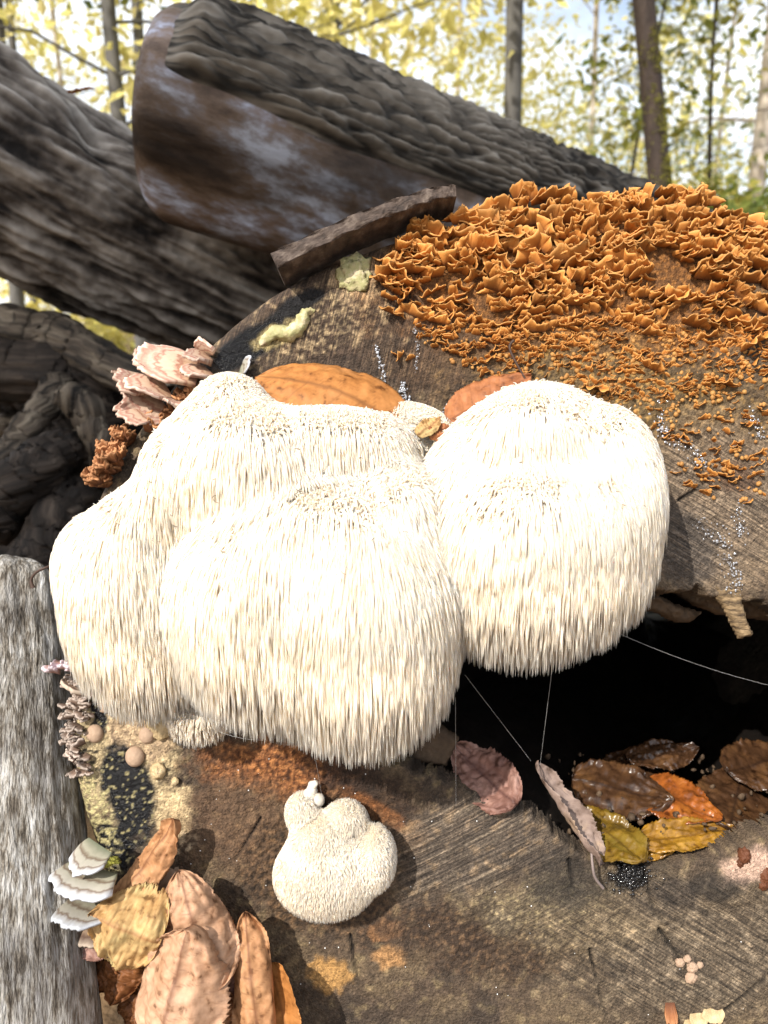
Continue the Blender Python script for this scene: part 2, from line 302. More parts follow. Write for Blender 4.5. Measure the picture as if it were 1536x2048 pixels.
# ================================================================== SETTING: ground
gx = np.linspace(-1, 1, 161); gx = np.sign(gx)*np.abs(gx)**3*600
X, Y = np.meshgrid(gx, gx, indexing='ij')
rr = np.hypot(X, Y)
Z = .05*fbm(np.stack([X*.6, Y*.6, 0*X], -1), 3)*sm(1, 4, rr)+.5*fbm(np.stack([X*.03, Y*.03, 0*X+5], -1), 2)*sm(6, 40, rr)-1.6*sm(25, 120, rr)
g = mk('ground', np.stack([X, Y, Z], -1).reshape(-1, 3), gridf(161, 161), MAT['ground'])
tag(g, 'brown leaf-covered woodland floor under the logs and trees', 'ground', kind='structure')

# ================================================================== THE SAWN LOG
RIM = [(1536,440),(1400,405),(1200,408),(1000,425),(880,450),(760,488),(640,532),(545,585),(470,640),(405,698),(330,785),(262,872),(205,960),(168,1060),(148,1200),(138,1340),(136,1480),(150,1600),(190,1720),(240,1840),(300,1950),(370,2048),(480,2150),(700,2280),(1000,2330),(1300,2280),(1600,2120),(1800,1900),(1940,1600),(1960,1280),(1890,920),(1740,620)]
RIM = np.array(RIM, float); RC = np.array([1000., 1280.])
_th = np.arctan2(RC[1]-RIM[:, 1], RIM[:, 0]-RC[0]); _r = np.hypot(*(RIM-RC).T)
_o = np.argsort(_th); _th = _th[_o]; _r = _r[_o]
_th3 = np.concatenate([_th-2*np.pi, _th, _th+2*np.pi]); _r3 = np.tile(_r, 3)
def rimr(th):
    return sum(np.interp(th+d, _th3, _r3) for d in (-.05, -.025, 0, .025, .05))/5
HOL = np.array([(755,1525),(830,1545),(895,1570),(960,1602),(1040,1628),(1090,1652),(1128,1692),(1185,1722),(1250,1742),(1330,1732),(1420,1716),(1490,1690),(1570,1655),(1650,1560),(1660,1400),(1620,1290),(1560,1225),(1530,1192),(1500,1196),(1470,1196),(1430,1190),(1395,1165),(1365,1180),(1330,1182),(1300,1178),(1270,1190),(1225,1215),(1130,1200),(1000,1200),(900,1260),(800,1400)], float)
def polysd(x, y, poly):                      # + inside
    p = np.stack([x, y], -1); best = np.full(x.shape, 1e9); ins = np.zeros(x.shape, bool)
    for i in range(len(poly)):
        a = poly[i]; c = poly[(i+1) % len(poly)]; e = c-a; wv = p-a
        t = np.clip((wv@e)/(e@e), 0, 1); best = np.minimum(best, np.hypot(*np.moveaxis(wv-t[..., None]*e, -1, 0)))
        cond = ((a[1] > y) != (c[1] > y)) & (x < (c[0]-a[0])*(y-a[1])/(c[1]-a[1]+1e-12)+a[0]); ins ^= cond
    return np.where(ins, best, -best)
st = 3.6
xs = np.arange(120, 1985, st); ys = np.arange(385, 2345, st)
PX, PY = np.meshgrid(xs, ys, indexing='ij')
th = np.arctan2(RC[1]-PY, PX-RC[0]); rr = np.hypot(PX-RC[0], PY-RC[1]); R0 = rimr(th)
out = rr > R0
keep = rr < R0+st*1.5
sc_ = np.where(out, R0/np.maximum(rr, 1), 1); PX = RC[0]+(PX-RC[0])*sc_; PY = RC[1]+(PY-RC[1])*sc_; rr = np.minimum(rr, R0)
q3 = np.stack([PX, PY, 0*PX], -1)
wob = fbm(q3/60, 3)
sd = polysd(PX, PY, HOL)+15*fbm(q3/24+9, 4)
def blob(cx, cy, rx, ry, rot=0, edge=.35, ns=45, amp=.5, seed=0):
    c, s = math.cos(R(rot)), math.sin(R(rot)); m_ = 1.75*max(abs(rx), abs(ry))
    i0, i1 = np.searchsorted(xs, [cx-m_, cx+m_]); j0, j1 = np.searchsorted(ys, [cy-m_, cy+m_]); o = np.zeros(PX.shape)
    if i1 <= i0 or j1 <= j0: return o
    W_ = (slice(i0, i1), slice(j0, j1)); dx = PX[W_]-cx; dy = PY[W_]-cy
    u = (dx*c+dy*s)/rx; v = (-dx*s+dy*c)/ry; d = np.hypot(u, v)
    near = d < 1.75; dn = d[near]+amp*fbm(q3[W_][near]/ns+seed*7.7, 4)
    r_ = np.zeros(d.shape); r_[near] = 1-sm(1-edge, 1+edge*.4, dn); o[W_] = r_
    return o
def lines(ang, freq=.20, elong=26, seed=0):
    c, s = math.cos(R(ang)), math.sin(R(ang)); u = PX*c-PY*s; v = PX*s+PY*c
    return fbm(np.stack([u*freq/elong, v*freq, 0*u+seed], -1), 3)
# heights
H = .0035*fbm(q3/220+3, 3)+.0012*wob
rot_a = blob(560,1560,230,90,10,.5,40,.6,1)+blob(640,1720,170,150,0,.5,40,.6,2)+blob(960,1880,260,80,12,.5,40,.6,3)
rot_a = np.clip(rot_a, 0, 1)
H += rot_a*(.0016*fbm(q3/11, 3)+.0012*fbm(q3/5.5+2, 2)-.001)
saw = lines(27, .17, 40, 1)
sawmask = blob(960,1700,230,110,-15,.4,60,.4,4)+blob(1330,1880,300,170,0,.5,60,.4,5)+blob(1380,1080,130,110,0,.4,40,.4,6)
H += np.clip(sawmask, 0, 1)*.0006*saw+.0009*fbm(q3/14+5, 3)+.0005*fbm(q3/6+15, 2)
up_rough = blob(1250,780,420,120,6,.5,50,.4,8)
H += up_rough*.0018*fbm(q3/16+8, 3)
H -= .012*(1-np.sqrt(np.clip(1-np.clip((rr-(R0-34))/34, 0, 1)**2, 0, 1)))
H += .004*blob(1480,1760,90,60,-20,.6,50,.3,9)
ins = np.clip(sd, 0, 60)*S0
H -= np.where(sd > 0, .006+ins*2.2, 0)*sm(0, 14, sd)
# colours ------------------------------------------------------
def C(*c): return np.array(c)
cl = np.zeros(PX.shape+(3,))+C(.115, .082, .056)
def put(mask, c, k=1.0):
    global cl
    mk_ = np.clip(mask*k, 0, 1)[..., None]; cl = cl*(1-mk_)+C(*c)*mk_
n1 = fbm(q3/90+1, 5); n2 = fbm(q3/26+4, 4); n3 = fbm(q3/10+6, 3)
put(sm(-.1, .35, n1), (.17, .125, .075), .8); put(sm(.0, .4, -n1), (.06, .046, .035), .8)
put(sm(.08, .32, n2), (.22, .17, .09), .5)
# top left of the face: dark brown with pale specks and black tar
top = 1-sm(680, 820, PY+60*wob)
put(top*(1-sm(820, 900, PX)), (.10, .070, .052), .8)
put(top*sm(.12, .3, n2)*(1-sm(820, 900, PX)), (.30, .23, .14), .7)
put(blob(640,640,190,60,-24,.4,30,.7,11)*sm(-.05, .2, n3), (.33, .26, .16), .8)
put(blob(500,690,110,34,-32,.3,40,.4,12), (.012, .013, .017))
put(blob(600,610,60,24,-30,.3,30,.5,13), (.02, .02, .024))
put(blob(640,800,150,50,10,.5,40,.5,14), (.045, .038, .036), .8)
put(blob(870,740,90,60,0,.4,40,.5,15), (.12, .075, .045), .8)
put(blob(710,555,48,52,0,.35,25,.7,16), (.40, .30, .19), .9)
put(blob(560,670,60,24,-24,.3,25,.6,17), (.36, .30, .15), .9)
# orange ground under the crust
oz = blob(1160,560,420,190,4,.5,60,.5,18)
put(oz, (.20, .085, .022), .85); put(oz*sm(.0, .3, n3), (.36, .16, .04), .7)
oz2 = blob(1250,790,330,110,8,.6,60,.5,19); put(oz2, (.17, .115, .05), .8); put(oz2*sm(.1, .3, n3), (.40, .24, .07), .75)
# right: tan with grain
rt = blob(1430,1020,170,200,-10,.5,60,.4,20); put(rt, (.24, .17, .10), .85)
put(rt*sm(.05, .35, lines(-28, .16, 20, 5)), (.10, .07, .045), .7); put(rt*sm(.05, .3, lines(-28, .2, 16, 9)), (.36, .27, .16), .6)
put(blob(1370,1090,70,90,-20,.4,40,.5,21), (.09, .08, .075), .7)
put(blob(1480,960,50,40,0,.4,30,.6,22), (.16, .075, .03), .8)
# lower left: cream crust, black tar, pink
lf = blob(230,1480,130,180,-8,.35,45,.45,23)
put(lf, (.42, .34, .20), .95); put(lf*sm(.1, .3, n3), (.50, .43, .27), .6); put(lf*sm(.16, .24, fbm(q3/13+12, 3)), (.03, .028, .024), .9)
put(blob(285,1455,80,80,0,.4,40,.4,24), (.40, .29, .19), .7)
tarm = blob(255,1580,52,100,-14,.22,30,.45,25)+blob(200,1425,16,42,-10,.25,20,.4,26)+blob(215,1700,60,60,0,.3,30,.6,27)
put(tarm, (.013, .014, .018)); put(tarm*sm(.22, .3, n3), (.36, .32, .16), .8)
put(blob(345,1630,42,60,10,.35,22,.6,28), (.58, .46, .27), .95)
put(blob(340,1690,70,26,-25,.3,22,.8,29)*sm(-.1, .15, n3), (.55, .45, .30), .9)
put(blob(190,1640,36,130,-14,.3,24,.7,30)*sm(-.12, .1, n3), (.40, .36, .18), .85)
# rusty rot under the big fungus
ru = blob(560,1540,170,62,6,.5,36,.5,31); put(ru, (.24, .09, .03), .95); put(ru*sm(.0, .25, n3), (.38, .17, .06), .8); put(ru*sm(.05, .3, -n3), (.09, .035, .015), .8)
put(blob(460,1650,130,110,0,.5,45,.5,32), (.16, .095, .055), .7)
put(blob(740,1575,140,50,25,.5,30,.5,33), (.05, .028, .018), .9)
put(blob(745,1620,80,22,28,.4,26,.5,34), (.26, .10, .03), .8)
ro2 = blob(650,1740,190,150,0,.5,36,.5,35); put(ro2, (.11, .065, .035), .75); put(ro2*sm(.0, .25, n3), (.19, .11, .055), .7); put(ro2*sm(.05, .3, -n3), (.035, .024, .017), .8)
put(blob(830,1675,34,36,0,.3,20,.6,36), (.42, .23, .08), .95)
put(blob(660,1950,44,40,20,.3,20,.6,37), (.44, .25, .085), .85); put(blob(770,1860,40,22,0,.3,20,.6,38), (.34, .17, .07), .85)
put(blob(780,1910,34,26,0,.4,20,.6,39), (.40, .22, .09), .8)
dk = blob(960,1880,250,70,10,.5,40,.6,40); put(dk, (.07, .042, .026), .85); put(dk*sm(.05, .3, n3), (.17, .10, .05), .7)
# sawn grain, lower right
gr = blob(960,1680,240,110,-15,.5,60,.4,41); put(gr, (.15, .115, .085), .8); put(gr*sm(.05, .35, saw), (.30, .24, .16), .75); put(gr*sm(.05, .35, -saw), (.055, .045, .04), .8)
put(gr*sm(.1, .3, n2), (.27, .17, .07), .6)
ol = blob(1120,1830,210,80,8,.6,60,.5,42); put(ol, (.20, .16, .095), .7); put(ol*sm(.1, .3, n3), (.34, .28, .13), .6)
lr = blob(1380,1900,330,170,0,.6,80,.4,43); s2 = lines(-30, .19, 22, 3)
put(lr, (.17, .125, .07), .7); put(lr*sm(.05, .35, s2), (.31, .24, .14), .65); put(lr*sm(.05, .35, -s2), (.06, .047, .036), .75)
put(lr*sm(.12, .32, n2), (.27, .21, .13), .5)
put(blob(1260,1755,46,30,-10,.35,24,.6,44), (.014, .014, .016)); put(blob(1130,1760,90,70,0,.5,40,.5,45), (.05, .045, .04), .7)
put(blob(1350,1790,50,40,0,.5,30,.5,46), (.07, .055, .045), .7)
put(blob(1500,1730,70,34,-20,.4,30,.4,47), (.46, .32, .25), .85)
put(blob(1430,1770,60,30,0,.4,30,.5,48), (.04, .034, .03), .7)
low = sm(1980, 2060, PY+40*wob); put(low*(PX < 1000), (.07, .052, .04), .7)
# cracks
for (ax, ay, bx, by, wd) in [(1140,1720,1150,1790,2.6),(1320,1860,1390,1960,2.2),(1450,2020,1540,1950,2.6),(1290,1745,1310,1830,2.2),(1360,1000,1420,960,2.2),(700,1870,720,1990,2.0),(1180,1900,1210,2030,2.0),(520,1640,470,1720,1.8)]:
    a = np.array([ax, ay], float); e = np.array([bx, by], float)-a; wv = np.stack([PX, PY], -1)-a
    t_ = np.clip(wv@e/(e@e), 0, 1); d_ = np.hypot(*np.moveaxis(wv-t_[..., None]*e, -1, 0))+4*fbm(q3/20+31, 2)
    c_ = (1-sm(wd*.7, wd*2.0, np.abs(d_)))*(1-.7*t_); put(c_, (.012, .009, .007), .95); H -= c_*.003
sawA = np.clip(gr*1.1+.5*ol+.25*dk, 0, 1); sawB = np.clip(lr+rt+.4*ol, 0, 1)*(1-.7*sawA); sawC = np.clip(top*(1-sm(800, 880, PX))+.6*blob(870,740,120,80,0,.5,50,.3,51), 0, 1)
ml = cl.mean(-1, keepdims=True); cl = cl*(np.clip(ml, .01, 1)/.13)**.28
gz = np.clip(np.maximum(sawA, sawB), 0, 1)[..., None]*.45; cl = cl*(1-gz)+cl.mean(-1, keepdims=True)*C(1.10, .99, .90)*gz
SAW = np.stack([sawA, sawB, sawC], -1)*.9
cl *= np.exp(.55*n3+.42*fbm(q3/4.6, 2)+.5*n2)[..., None]*.74*C(1.0, .965, .935)
cl = np.clip(cl, .004, .8)
wet = np.clip(tarm+blob(1260,1755,60,40,0,.4,24,.5,44)+blob(500,690,110,34,-32,.3,40,.4,12)+.5*blob(1380,1090,90,100,-20,.4,40,.5,21), 0, 1)
Vf = P(PX, PY, 0)+H[..., None]*NN
fq = gridf(len(xs), len(ys))
flat_keep = (keep & (sd < 16)).ravel()
fq = fq[flat_keep[fq].all(1)]
used = np.unique(fq); remap = -np.ones(PX.size, int); remap[used] = np.arange(len(used))
log = root('sawn_log', 'thick sawn log with a dark hollow and stained cut end carrying the white fungus', 'log', (float(P(1000,1280)[0]), .9, 0))
ff = mk('end_face', Vf.reshape(-1, 3)[used], remap[fq][:, ::-1], MAT['cut'], log, attrs={'stain': cl.reshape(-1, 3)[used], 'wet': wet.ravel()[used], 'saw': SAW.reshape(-1, 3)[used], 'fuv': (np.stack([PX, -PY, 0*PX], -1)*S0).reshape(-1, 3)[used]})
# bark side, running straight back
na, nd = 240, 70
ta = np.linspace(-np.pi, np.pi, na, endpoint=False); ds = np.concatenate([[0], .004+np.linspace(0, 1, nd-1)**1.5*1.5])
T_, D_ = np.meshgrid(ta, ds, indexing='xy')
rad = rimr(T_)-4
ring = P(RC[0]+rad*np.cos(T_), RC[1]-rad*np.sin(T_), 0)+NN*(-.011)
cen = P(*RC)
outd = nrm(ring-cen); outd[..., 1] = 0; outd = nrm(outd)
bmp = (.009+.010*np.abs(fbm(np.stack([np.cos(T_)*9, np.sin(T_)*9, D_*7], -1), 4))-.012)*sm(0, .02, D_)
vb = ring+np.array([0.14, 1, -.03])*D_[..., None]+outd*bmp[..., None]
mk('bark', vb.reshape(-1, 3), gridf(nd, na, True), MAT['bark'], log)
# hollow: a cave running back from the opening
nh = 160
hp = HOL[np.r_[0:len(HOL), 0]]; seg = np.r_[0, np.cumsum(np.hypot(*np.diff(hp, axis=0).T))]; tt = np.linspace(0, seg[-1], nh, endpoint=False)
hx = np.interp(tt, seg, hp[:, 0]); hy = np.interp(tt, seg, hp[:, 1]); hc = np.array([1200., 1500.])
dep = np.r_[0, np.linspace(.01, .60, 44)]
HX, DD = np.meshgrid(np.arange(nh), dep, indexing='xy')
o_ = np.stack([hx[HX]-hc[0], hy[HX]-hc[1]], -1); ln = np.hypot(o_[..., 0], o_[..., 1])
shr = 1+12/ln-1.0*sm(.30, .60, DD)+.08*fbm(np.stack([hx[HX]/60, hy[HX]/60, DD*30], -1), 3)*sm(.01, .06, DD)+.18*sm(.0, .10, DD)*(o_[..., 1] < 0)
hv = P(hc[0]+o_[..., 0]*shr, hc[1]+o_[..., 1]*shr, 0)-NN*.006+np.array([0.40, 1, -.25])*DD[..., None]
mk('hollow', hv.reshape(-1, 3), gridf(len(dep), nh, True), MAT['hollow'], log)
# dark curved strip of bark standing off the upper rim
sp = spline([(558,545),(640,505),(720,468),(800,438),(860,418),(905,412)], 40)
tw = spline([(0,),(1,),(2,),(3,),(4,),(5,)], 40)[:, 0]
sec = np.array([(0, -.5), (0, .5), (1, .5), (1, -.5)])   # (back, across) rectangle with a few extra loops
ncs = 28; ang = np.arange(ncs)/ncs*2*np.pi
cx_ = np.sign(np.cos(ang))*np.abs(np.cos(ang))**.12; cy_ = np.sign(np.sin(ang))*np.abs(np.sin(ang))**.12
vv = []; uv = []
tan = nrm(np.gradient(sp, axis=0)); nor = np.stack([tan[:, 1], -tan[:, 0]], -1)
for i in range(40):
    wdt = 16+1.2*math.sin(i*.9)+1.5*pn(np.array([i*.45, 2., 0])); a_ = cy_*wdt*(1-.30*i/40)
    zz = .020+cx_*.020+.0012*np.sin(i*1.3+ang*5)
    pts = P(sp[i, 0]+nor[i, 0]*a_, sp[i, 1]+nor[i, 1]*a_, 0)-FWD*0+np.outer(zz-.020, NN)+NN*.004
    pts = pts+np.outer(.0007*fbm(np.stack([ang*4, 0*ang+i*.6, 0*ang], -1), 3), UP)
    vv.append(pts); uv.append(np.stack([0*ang+i*.008, zz, a_*.0003], -1))
vv = np.array(vv); uv = np.array(uv)
caps = [vv[0].mean(0), vv[-1].mean(0)]
v_ = np.concatenate([vv.reshape(-1, 3), caps]); nV = 40*ncs
capf = [[nV, (j+1) % ncs, j] for j in range(ncs)]+[[nV+1, 39*ncs+j, 39*ncs+(j+1) % ncs] for j in range(ncs)]
bs = mk('bark_strip', v_, [gridf(40, ncs, True), np.array(capf)], MAT['bark_strip'], log, attrs={'uvw': np.concatenate([uv.reshape(-1, 3), uv[0][:1], uv[-1][:1]])})
bs['label'] = 'dark curved strip of bark along the upper rim'
# slabs: polygon outlines with thickness and rough surface
def slab(name, poly, h0, thick, mat, parent, tilt=(0, 0), rough=.0012, sub=4.0, sink=0):
    poly = np.array(poly, float); x0, y0 = poly.min(0)-6; x1, y1 = poly.max(0)+6
    gx_ = np.arange(x0, x1, sub); gy_ = np.arange(y0, y1, sub); A, B = np.meshgrid(gx_, gy_, indexing='ij')
    q = np.stack([A, B, 0*A], -1); s = polysd(A, B, poly)+3*fbm(q/14, 2); kk = s > -1
    hh = h0+tilt[0]*(A-poly[0, 0])+tilt[1]*(B-poly[0, 1])+rough*fbm(q/13+2, 3)-thick*.5*(1-sm(0, 9, s))
    hb = h0+tilt[0]*(A-poly[0, 0])+tilt[1]*(B-poly[0, 1])-thick*(.5+.5*sm(0, 9, s))-sink
    vt = P(A, B, 0)+hh[..., None]*NN; vb_ = P(A, B, 0)+hb[..., None]*NN
    f = gridf(len(gx_), len(gy_)); f = f[kk.ravel()[f].all(1)]; nvv = A.size
    e = np.concatenate([f[:, [0, 1]], f[:, [1, 2]], f[:, [2, 3]], f[:, [3, 0]]]); es = np.sort(e, 1)
    _, idx, cnt = np.unique(es, axis=0, return_index=True, return_counts=True); be = e[idx[cnt == 1]]
    side = np.stack([be[:, 1], be[:, 0], be[:, 0]+nvv, be[:, 1]+nvv], -1)
    allf = np.concatenate([f[:, ::-1], f+nvv, side[:, ::-1]]); us = np.unique(allf); rm = -np.ones(2*nvv, int); rm[us] = np.arange(len(us))
    return mk(name, np.concatenate([vt.reshape(-1, 3), vb_.reshape(-1, 3)])[us], rm[allf], mat, parent)
sp_ = slab('wood_splinter', [(1390,1150),(1420,1170),(1435,1200),(1452,1222),(1462,1250),(1478,1281),(1512,1272),(1498,1238),(1490,1205),(1500,1180),(1520,1140),(1440,1120)], -.0015, .008, MAT['tan_wood'], log, tilt=(0, .00003))
sp_['label'] = 'pale tongue of broken wood hanging over the hollow'
slab('wood_lip', [(1225,1205),(1262,1222),(1300,1228),(1340,1238),(1390,1262),(1420,1258),(1440,1235),(1380,1215),(1330,1190),(1300,1170),(1230,1160)], -.018, .016, MAT['lip'], log, tilt=(0, -.00010), rough=.004)
slab('wood_lip', [(1370,1180),(1400,1205),(1440,1228),(1490,1248),(1600,1262),(1650,1220),(1560,1170),(1420,1150)], -.030, .016, MAT['lip'], log, tilt=(0, -.00010), rough=.004)
slab('wood_lip', [(700,1500),(760,1535),(830,1552),(900,1562),(930,1500),(850,1440),(720,1440)], -.022, .012, MAT['lip'], log)

# ================================================================== TOOTH FUNGI
GR = np.array([0, -math.cos(PITCH), -math.sin(PITCH)])      # gravity in the face frame
def ell(px, py, h, rx, ry, rz): return (fr(px, py, h), np.array([rx, ry, rz]))
def sdf_all(q, E):
    ds = []
    for c, r in E:
        k = (q-c)/r; k0 = np.sqrt((k*k).sum(-1)); k = k/r; k1 = np.sqrt((k*k).sum(-1))
        ds.append(k0*(k0-1)/np.maximum(k1, 1e-9))
    return np.array(ds)
def sdf(q, E):
    kk = .0055 if max(r.max() for c, r in E) > .034 else .0026
    d = sdf_all(q, E); mn = d.min(0)
    return mn-kk*np.log(np.exp(-(d-mn)/kk).sum(0))
def grad(q, E, s0=None):
    e = 4e-4; s0 = sdf(q, E) if s0 is None else s0
    return nrm(np.stack([sdf(q+np.eye(3)[i]*e, E)-s0 for i in range(3)], -1))
def spines(E, idx, spacing, lmax, lmin, r0, K=5, seed=0, curl=.7, sides=3, band=(.55, .98), rtop=.55):
    r_ = np.random.default_rng(seed); Q = []
    near = [i for i in range(len(E)) if i in idx or any(np.linalg.norm(E[i][0]-E[j][0]) < E[i][1].max()+E[j][1].max()+.03 for j in idx)]
    own_i = [near.index(i) for i in idx]; E = [E[i] for i in near]; idx = own_i
    for i in idx:
        c, r = E[i]; a, b_, cc = r; area = 4*np.pi*(((a*b_)**1.6+(a*cc)**1.6+(b_*cc)**1.6)/3)**(1/1.6)
        k = int(area/spacing**2*(2.2 if lmax > .01 else 1.9)); u = nrm(r_.normal(size=(k, 3))); q = c+u*r
        d = sdf_all(q, E); d[i] = 1; Q.append(q[(d.min(0) > -.004) & (q[:, 2] > -.004)])
    q = np.concatenate(Q)
    for _ in range(3):
        s_ = sdf(q, E); q = q-s_[:, None]*grad(q, E, s_)
    d = sdf_all(q, E); own = np.min(d[idx], 0); oth = np.min(np.delete(d, idx, 0), 0) if len(idx) < len(E) else 1e9
    n_ = grad(q, E); nu = -(n_@GR); S = len(q)
    t = sm(band[0], band[1], nu+.10*r_.normal(size=S)+.30*fbm(q*45+seed, 2))
    vis = (n_[:, 2] > -.22) & (q[:, 2] > -.002) & (own <= oth+1e-9) & (r_.random(S) < .50+.50*t)
    q = q[vis]; n_ = n_[vis]; nu = nu[vis]; t = t[vis]; S = len(q)
    L = (lmax*(1-t)**1.7+lmin*t)*r_.uniform(.5, 1.2, S)*(.85+.3*sm(.3, -.5, nu))
    rnd = r_.normal(size=(S, 3)); ax = nrm(r_.normal(size=(S, 3)))
    sway = np.stack([fbm(q*55+3, 2), 0*t, .4*fbm(q*55+8, 2)], -1)
    dr = nrm(n_*(.20+.6*t)[:, None]+GR*(1.0*(1-t))[:, None]+rnd*(.04+.30*curl*t)[:, None]+.22*(1-t)[:, None]*sway)
    pts = np.zeros((S, K, 3)); pts[:, 0] = q-n_*.001; p = q.copy(); clear = r0*.9+r_.uniform(0, 1, S)**2*.0018*(1-t)*(lmax/.025)+.0003
    for k in range(1, K):
        ds_ = (L/(K-1))[:, None]
        dr = nrm(dr+GR*(.85*(1-t)+.06)[:, None]+np.cross(dr, ax)*(.42*curl*t+.035)[:, None])
        p = p+dr*ds_
        s_ = sdf(p, E); lim = clear*min(1, k/2.0); push = np.maximum(lim-s_, 0); hit = push > 0
        if hit.any(): p[hit] += grad(p[hit], E, s_[hit])*push[hit][:, None]
        p[:, 2] = np.maximum(p[:, 2], .0008)
        pts[:, k] = p; dr = nrm(pts[:, k]-pts[:, k-1])
    prof = np.interp(np.linspace(0, 1, K), [0, .15, .5, .75, .9, 1], [1.0, 1.0, .88, .66, .42, .08])
    rad = (r0*(1-(1-rtop)*t)*r_.uniform(.7, 1.2, S))[:, None]*prof
    print('spines', S)
    return tubes(fw(pts), rad, sides)
def lobes(E, idx):
    parts = []
    sv, sf = ico(84, 56)
    for i in idx:
        c, r = E[i]; v = c+sv*r*.985
        nr = [e for e in E if np.linalg.norm(e[0]-c) < e[1].max()+r.max()+.02]
        for _ in range(4):
            s_ = sdf(v, nr)+.0006; g_ = grad(v, nr, s_-.0006); ok = s_ > -.014
            v = np.where(ok[:, None], v-s_[:, None]*g_, v)
        v = v+sv*(.0005*fbm(v*300, 2))[:, None]; v[:, 2] = np.maximum(v[:, 2], -.004); parts.append((fw(v), sf))
    return join(parts)
BE = [ # big fungus
 ell(535,1190,.060,.052,.051,.047), ell(725,1222,.066,.053,.056,.048), ell(655,1075,.058,.054,.032,.040), ell(800,1050,.050,.022,.034,.036),   # 0-3 main
 ell(500,950,.042,.048,.040,.042), ell(345,985,.042,.017,.036,.030), ell(462,800,.028,.018,.015,.022), ell(450,870,.036,.029,.023,.030), ell(665,905,.034,.047,.027,.034),  # 4-8 upper
 ell(262,1172,.038,.0385,.046,.038), ell(315,1240,.034,.034,.033,.034), ell(205,1110,.034,.022,.022,.028), ell(295,1060,.038,.026,.026,.030),   # 9-12 side
 ell(1050,1085,.058,.052,.044,.046), ell(1058,900,.036,.046,.034,.040), ell(1225,1000,.042,.026,.042,.038), ell(925,1030,.040,.023,.044,.034), ell(1085,822,.028,.024,.015,.022), ell(1165,1055,.052,.032,.038,.040), ell(1195,905,.034,.026,.026,.034),  # 13-19 right
 ell(398,1428,.022,.0185,.012,.016),  # 20 under
 ell(805,880,.010,.034,.024,.018),   # 21 base
]
big = root('tooth_fungus', 'huge shaggy white fungus with long hanging teeth, growing on the cut end of the log', 'fungus', P(760,1200))
for nm, idx, sp_c, lmx, lmn, r0, sd_ in [('main', (0,1,2,3), .00135, .026, .0015, .00080, 1), ('upper', (4,5,6,7,8), .00135, .022, .0015, .00074, 2), ('side', (9,10,11,12), .00135, .025, .0016, .00078, 3), ('right', (13,14,15,16,17,18,19), .00135, .026, .0015, .00080, 4), ('under', (20,), .0014, .008, .004, .0006, 5)]:
    v, f = lobes(BE, idx); lo = mk('lobe', v, f, MAT['flesh'], big)
    v, f = spines(BE, idx, sp_c, lmx, lmn, r0, seed=sd_); s_ = mk('spines', v, f, MAT['white'], lo); tag(s_, kind='stuff')
v, f = lobes(BE, (21,)); lo = mk('base', v, f, MAT['white'], big)
v, f = spines(BE, (21,), .0010, .0016, .0008, .00045, K=4, seed=9); tag(mk('spines', v, f, MAT['white'], lo), kind='stuff')
r_ = np.random.default_rng(31); fl = []
for k in range(70):
    px, py = r_.uniform(230, 900), r_.uniform(880, 1150)
    if r_.random() < .3: px, py = r_.uniform(900, 1290), r_.uniform(880, 1060)
    hh = np.linspace(.125, .0, 140); q = fr(px, py, hh); d_ = sdf(q, BE); i = int(np.argmax(d_ < .0035))
    if d_[i] >= .0035: continue
    c = fw(q[i]); d1 = dirw(nrm(r_.normal(size=3)*np.array([1, .8, .4]))); d2 = dirw(nrm(r_.normal(size=3))); L_ = r_.uniform(.0012, .004); tt_ = np.linspace(-.5, .5, 5)[:, None]
    fl.append((tube(c+d1*tt_*L_+d2*(tt_**2)*L_*.9, np.full(5, .00014)*r_.uniform(.7, 1.5), 4)))
v, f = join(fl); tag(mk('flecks', v, f, MAT['fleck'], big), kind='stuff')
SE = [ell(652,1748,.013,.0330,.026,.020), ell(752,1712,.016,.0125,.019,.016), ell(692,1638,.012,.0135,.0115,.013), ell(604,1622,.008,.0105,.0115,.010), ell(645,1690,.013,.021,.018,.018)]
small = root('tooth_fungus', 'small rounded white fungus with short teeth, below the huge shaggy one', 'fungus', P(660,1720))
for idx, sd_ in (((0, 4), 11), ((1,), 12), ((2,), 13), ((3,), 14)):
    v, f = lobes(SE, idx); lo = mk('lobe', v, f, MAT['flesh'], small)
    v, f = spines(SE, idx, .00080, .0034, .0020, .00026, K=4, seed=sd_, curl=.4, sides=3, rtop=.8); tag(mk('spines', v, f, MAT['white'], lo), kind='stuff')
sv, sf = ico(14, 10); kn = []
for px, py, r in ((618,1592,.0050),(623,1581,.0036),(626,1572,.0028),(630,1567,.0022),(622,1568,.0018),(636,1600,.0045)):
    c = fr(px, py, .007); v = c+sv*r; v = v+sv*(.0009*fbm(v*500, 2))[:, None]; kn.append((fw(v), sf))
v, f = join(kn); mk('knob', v, f, MAT['white'], small)

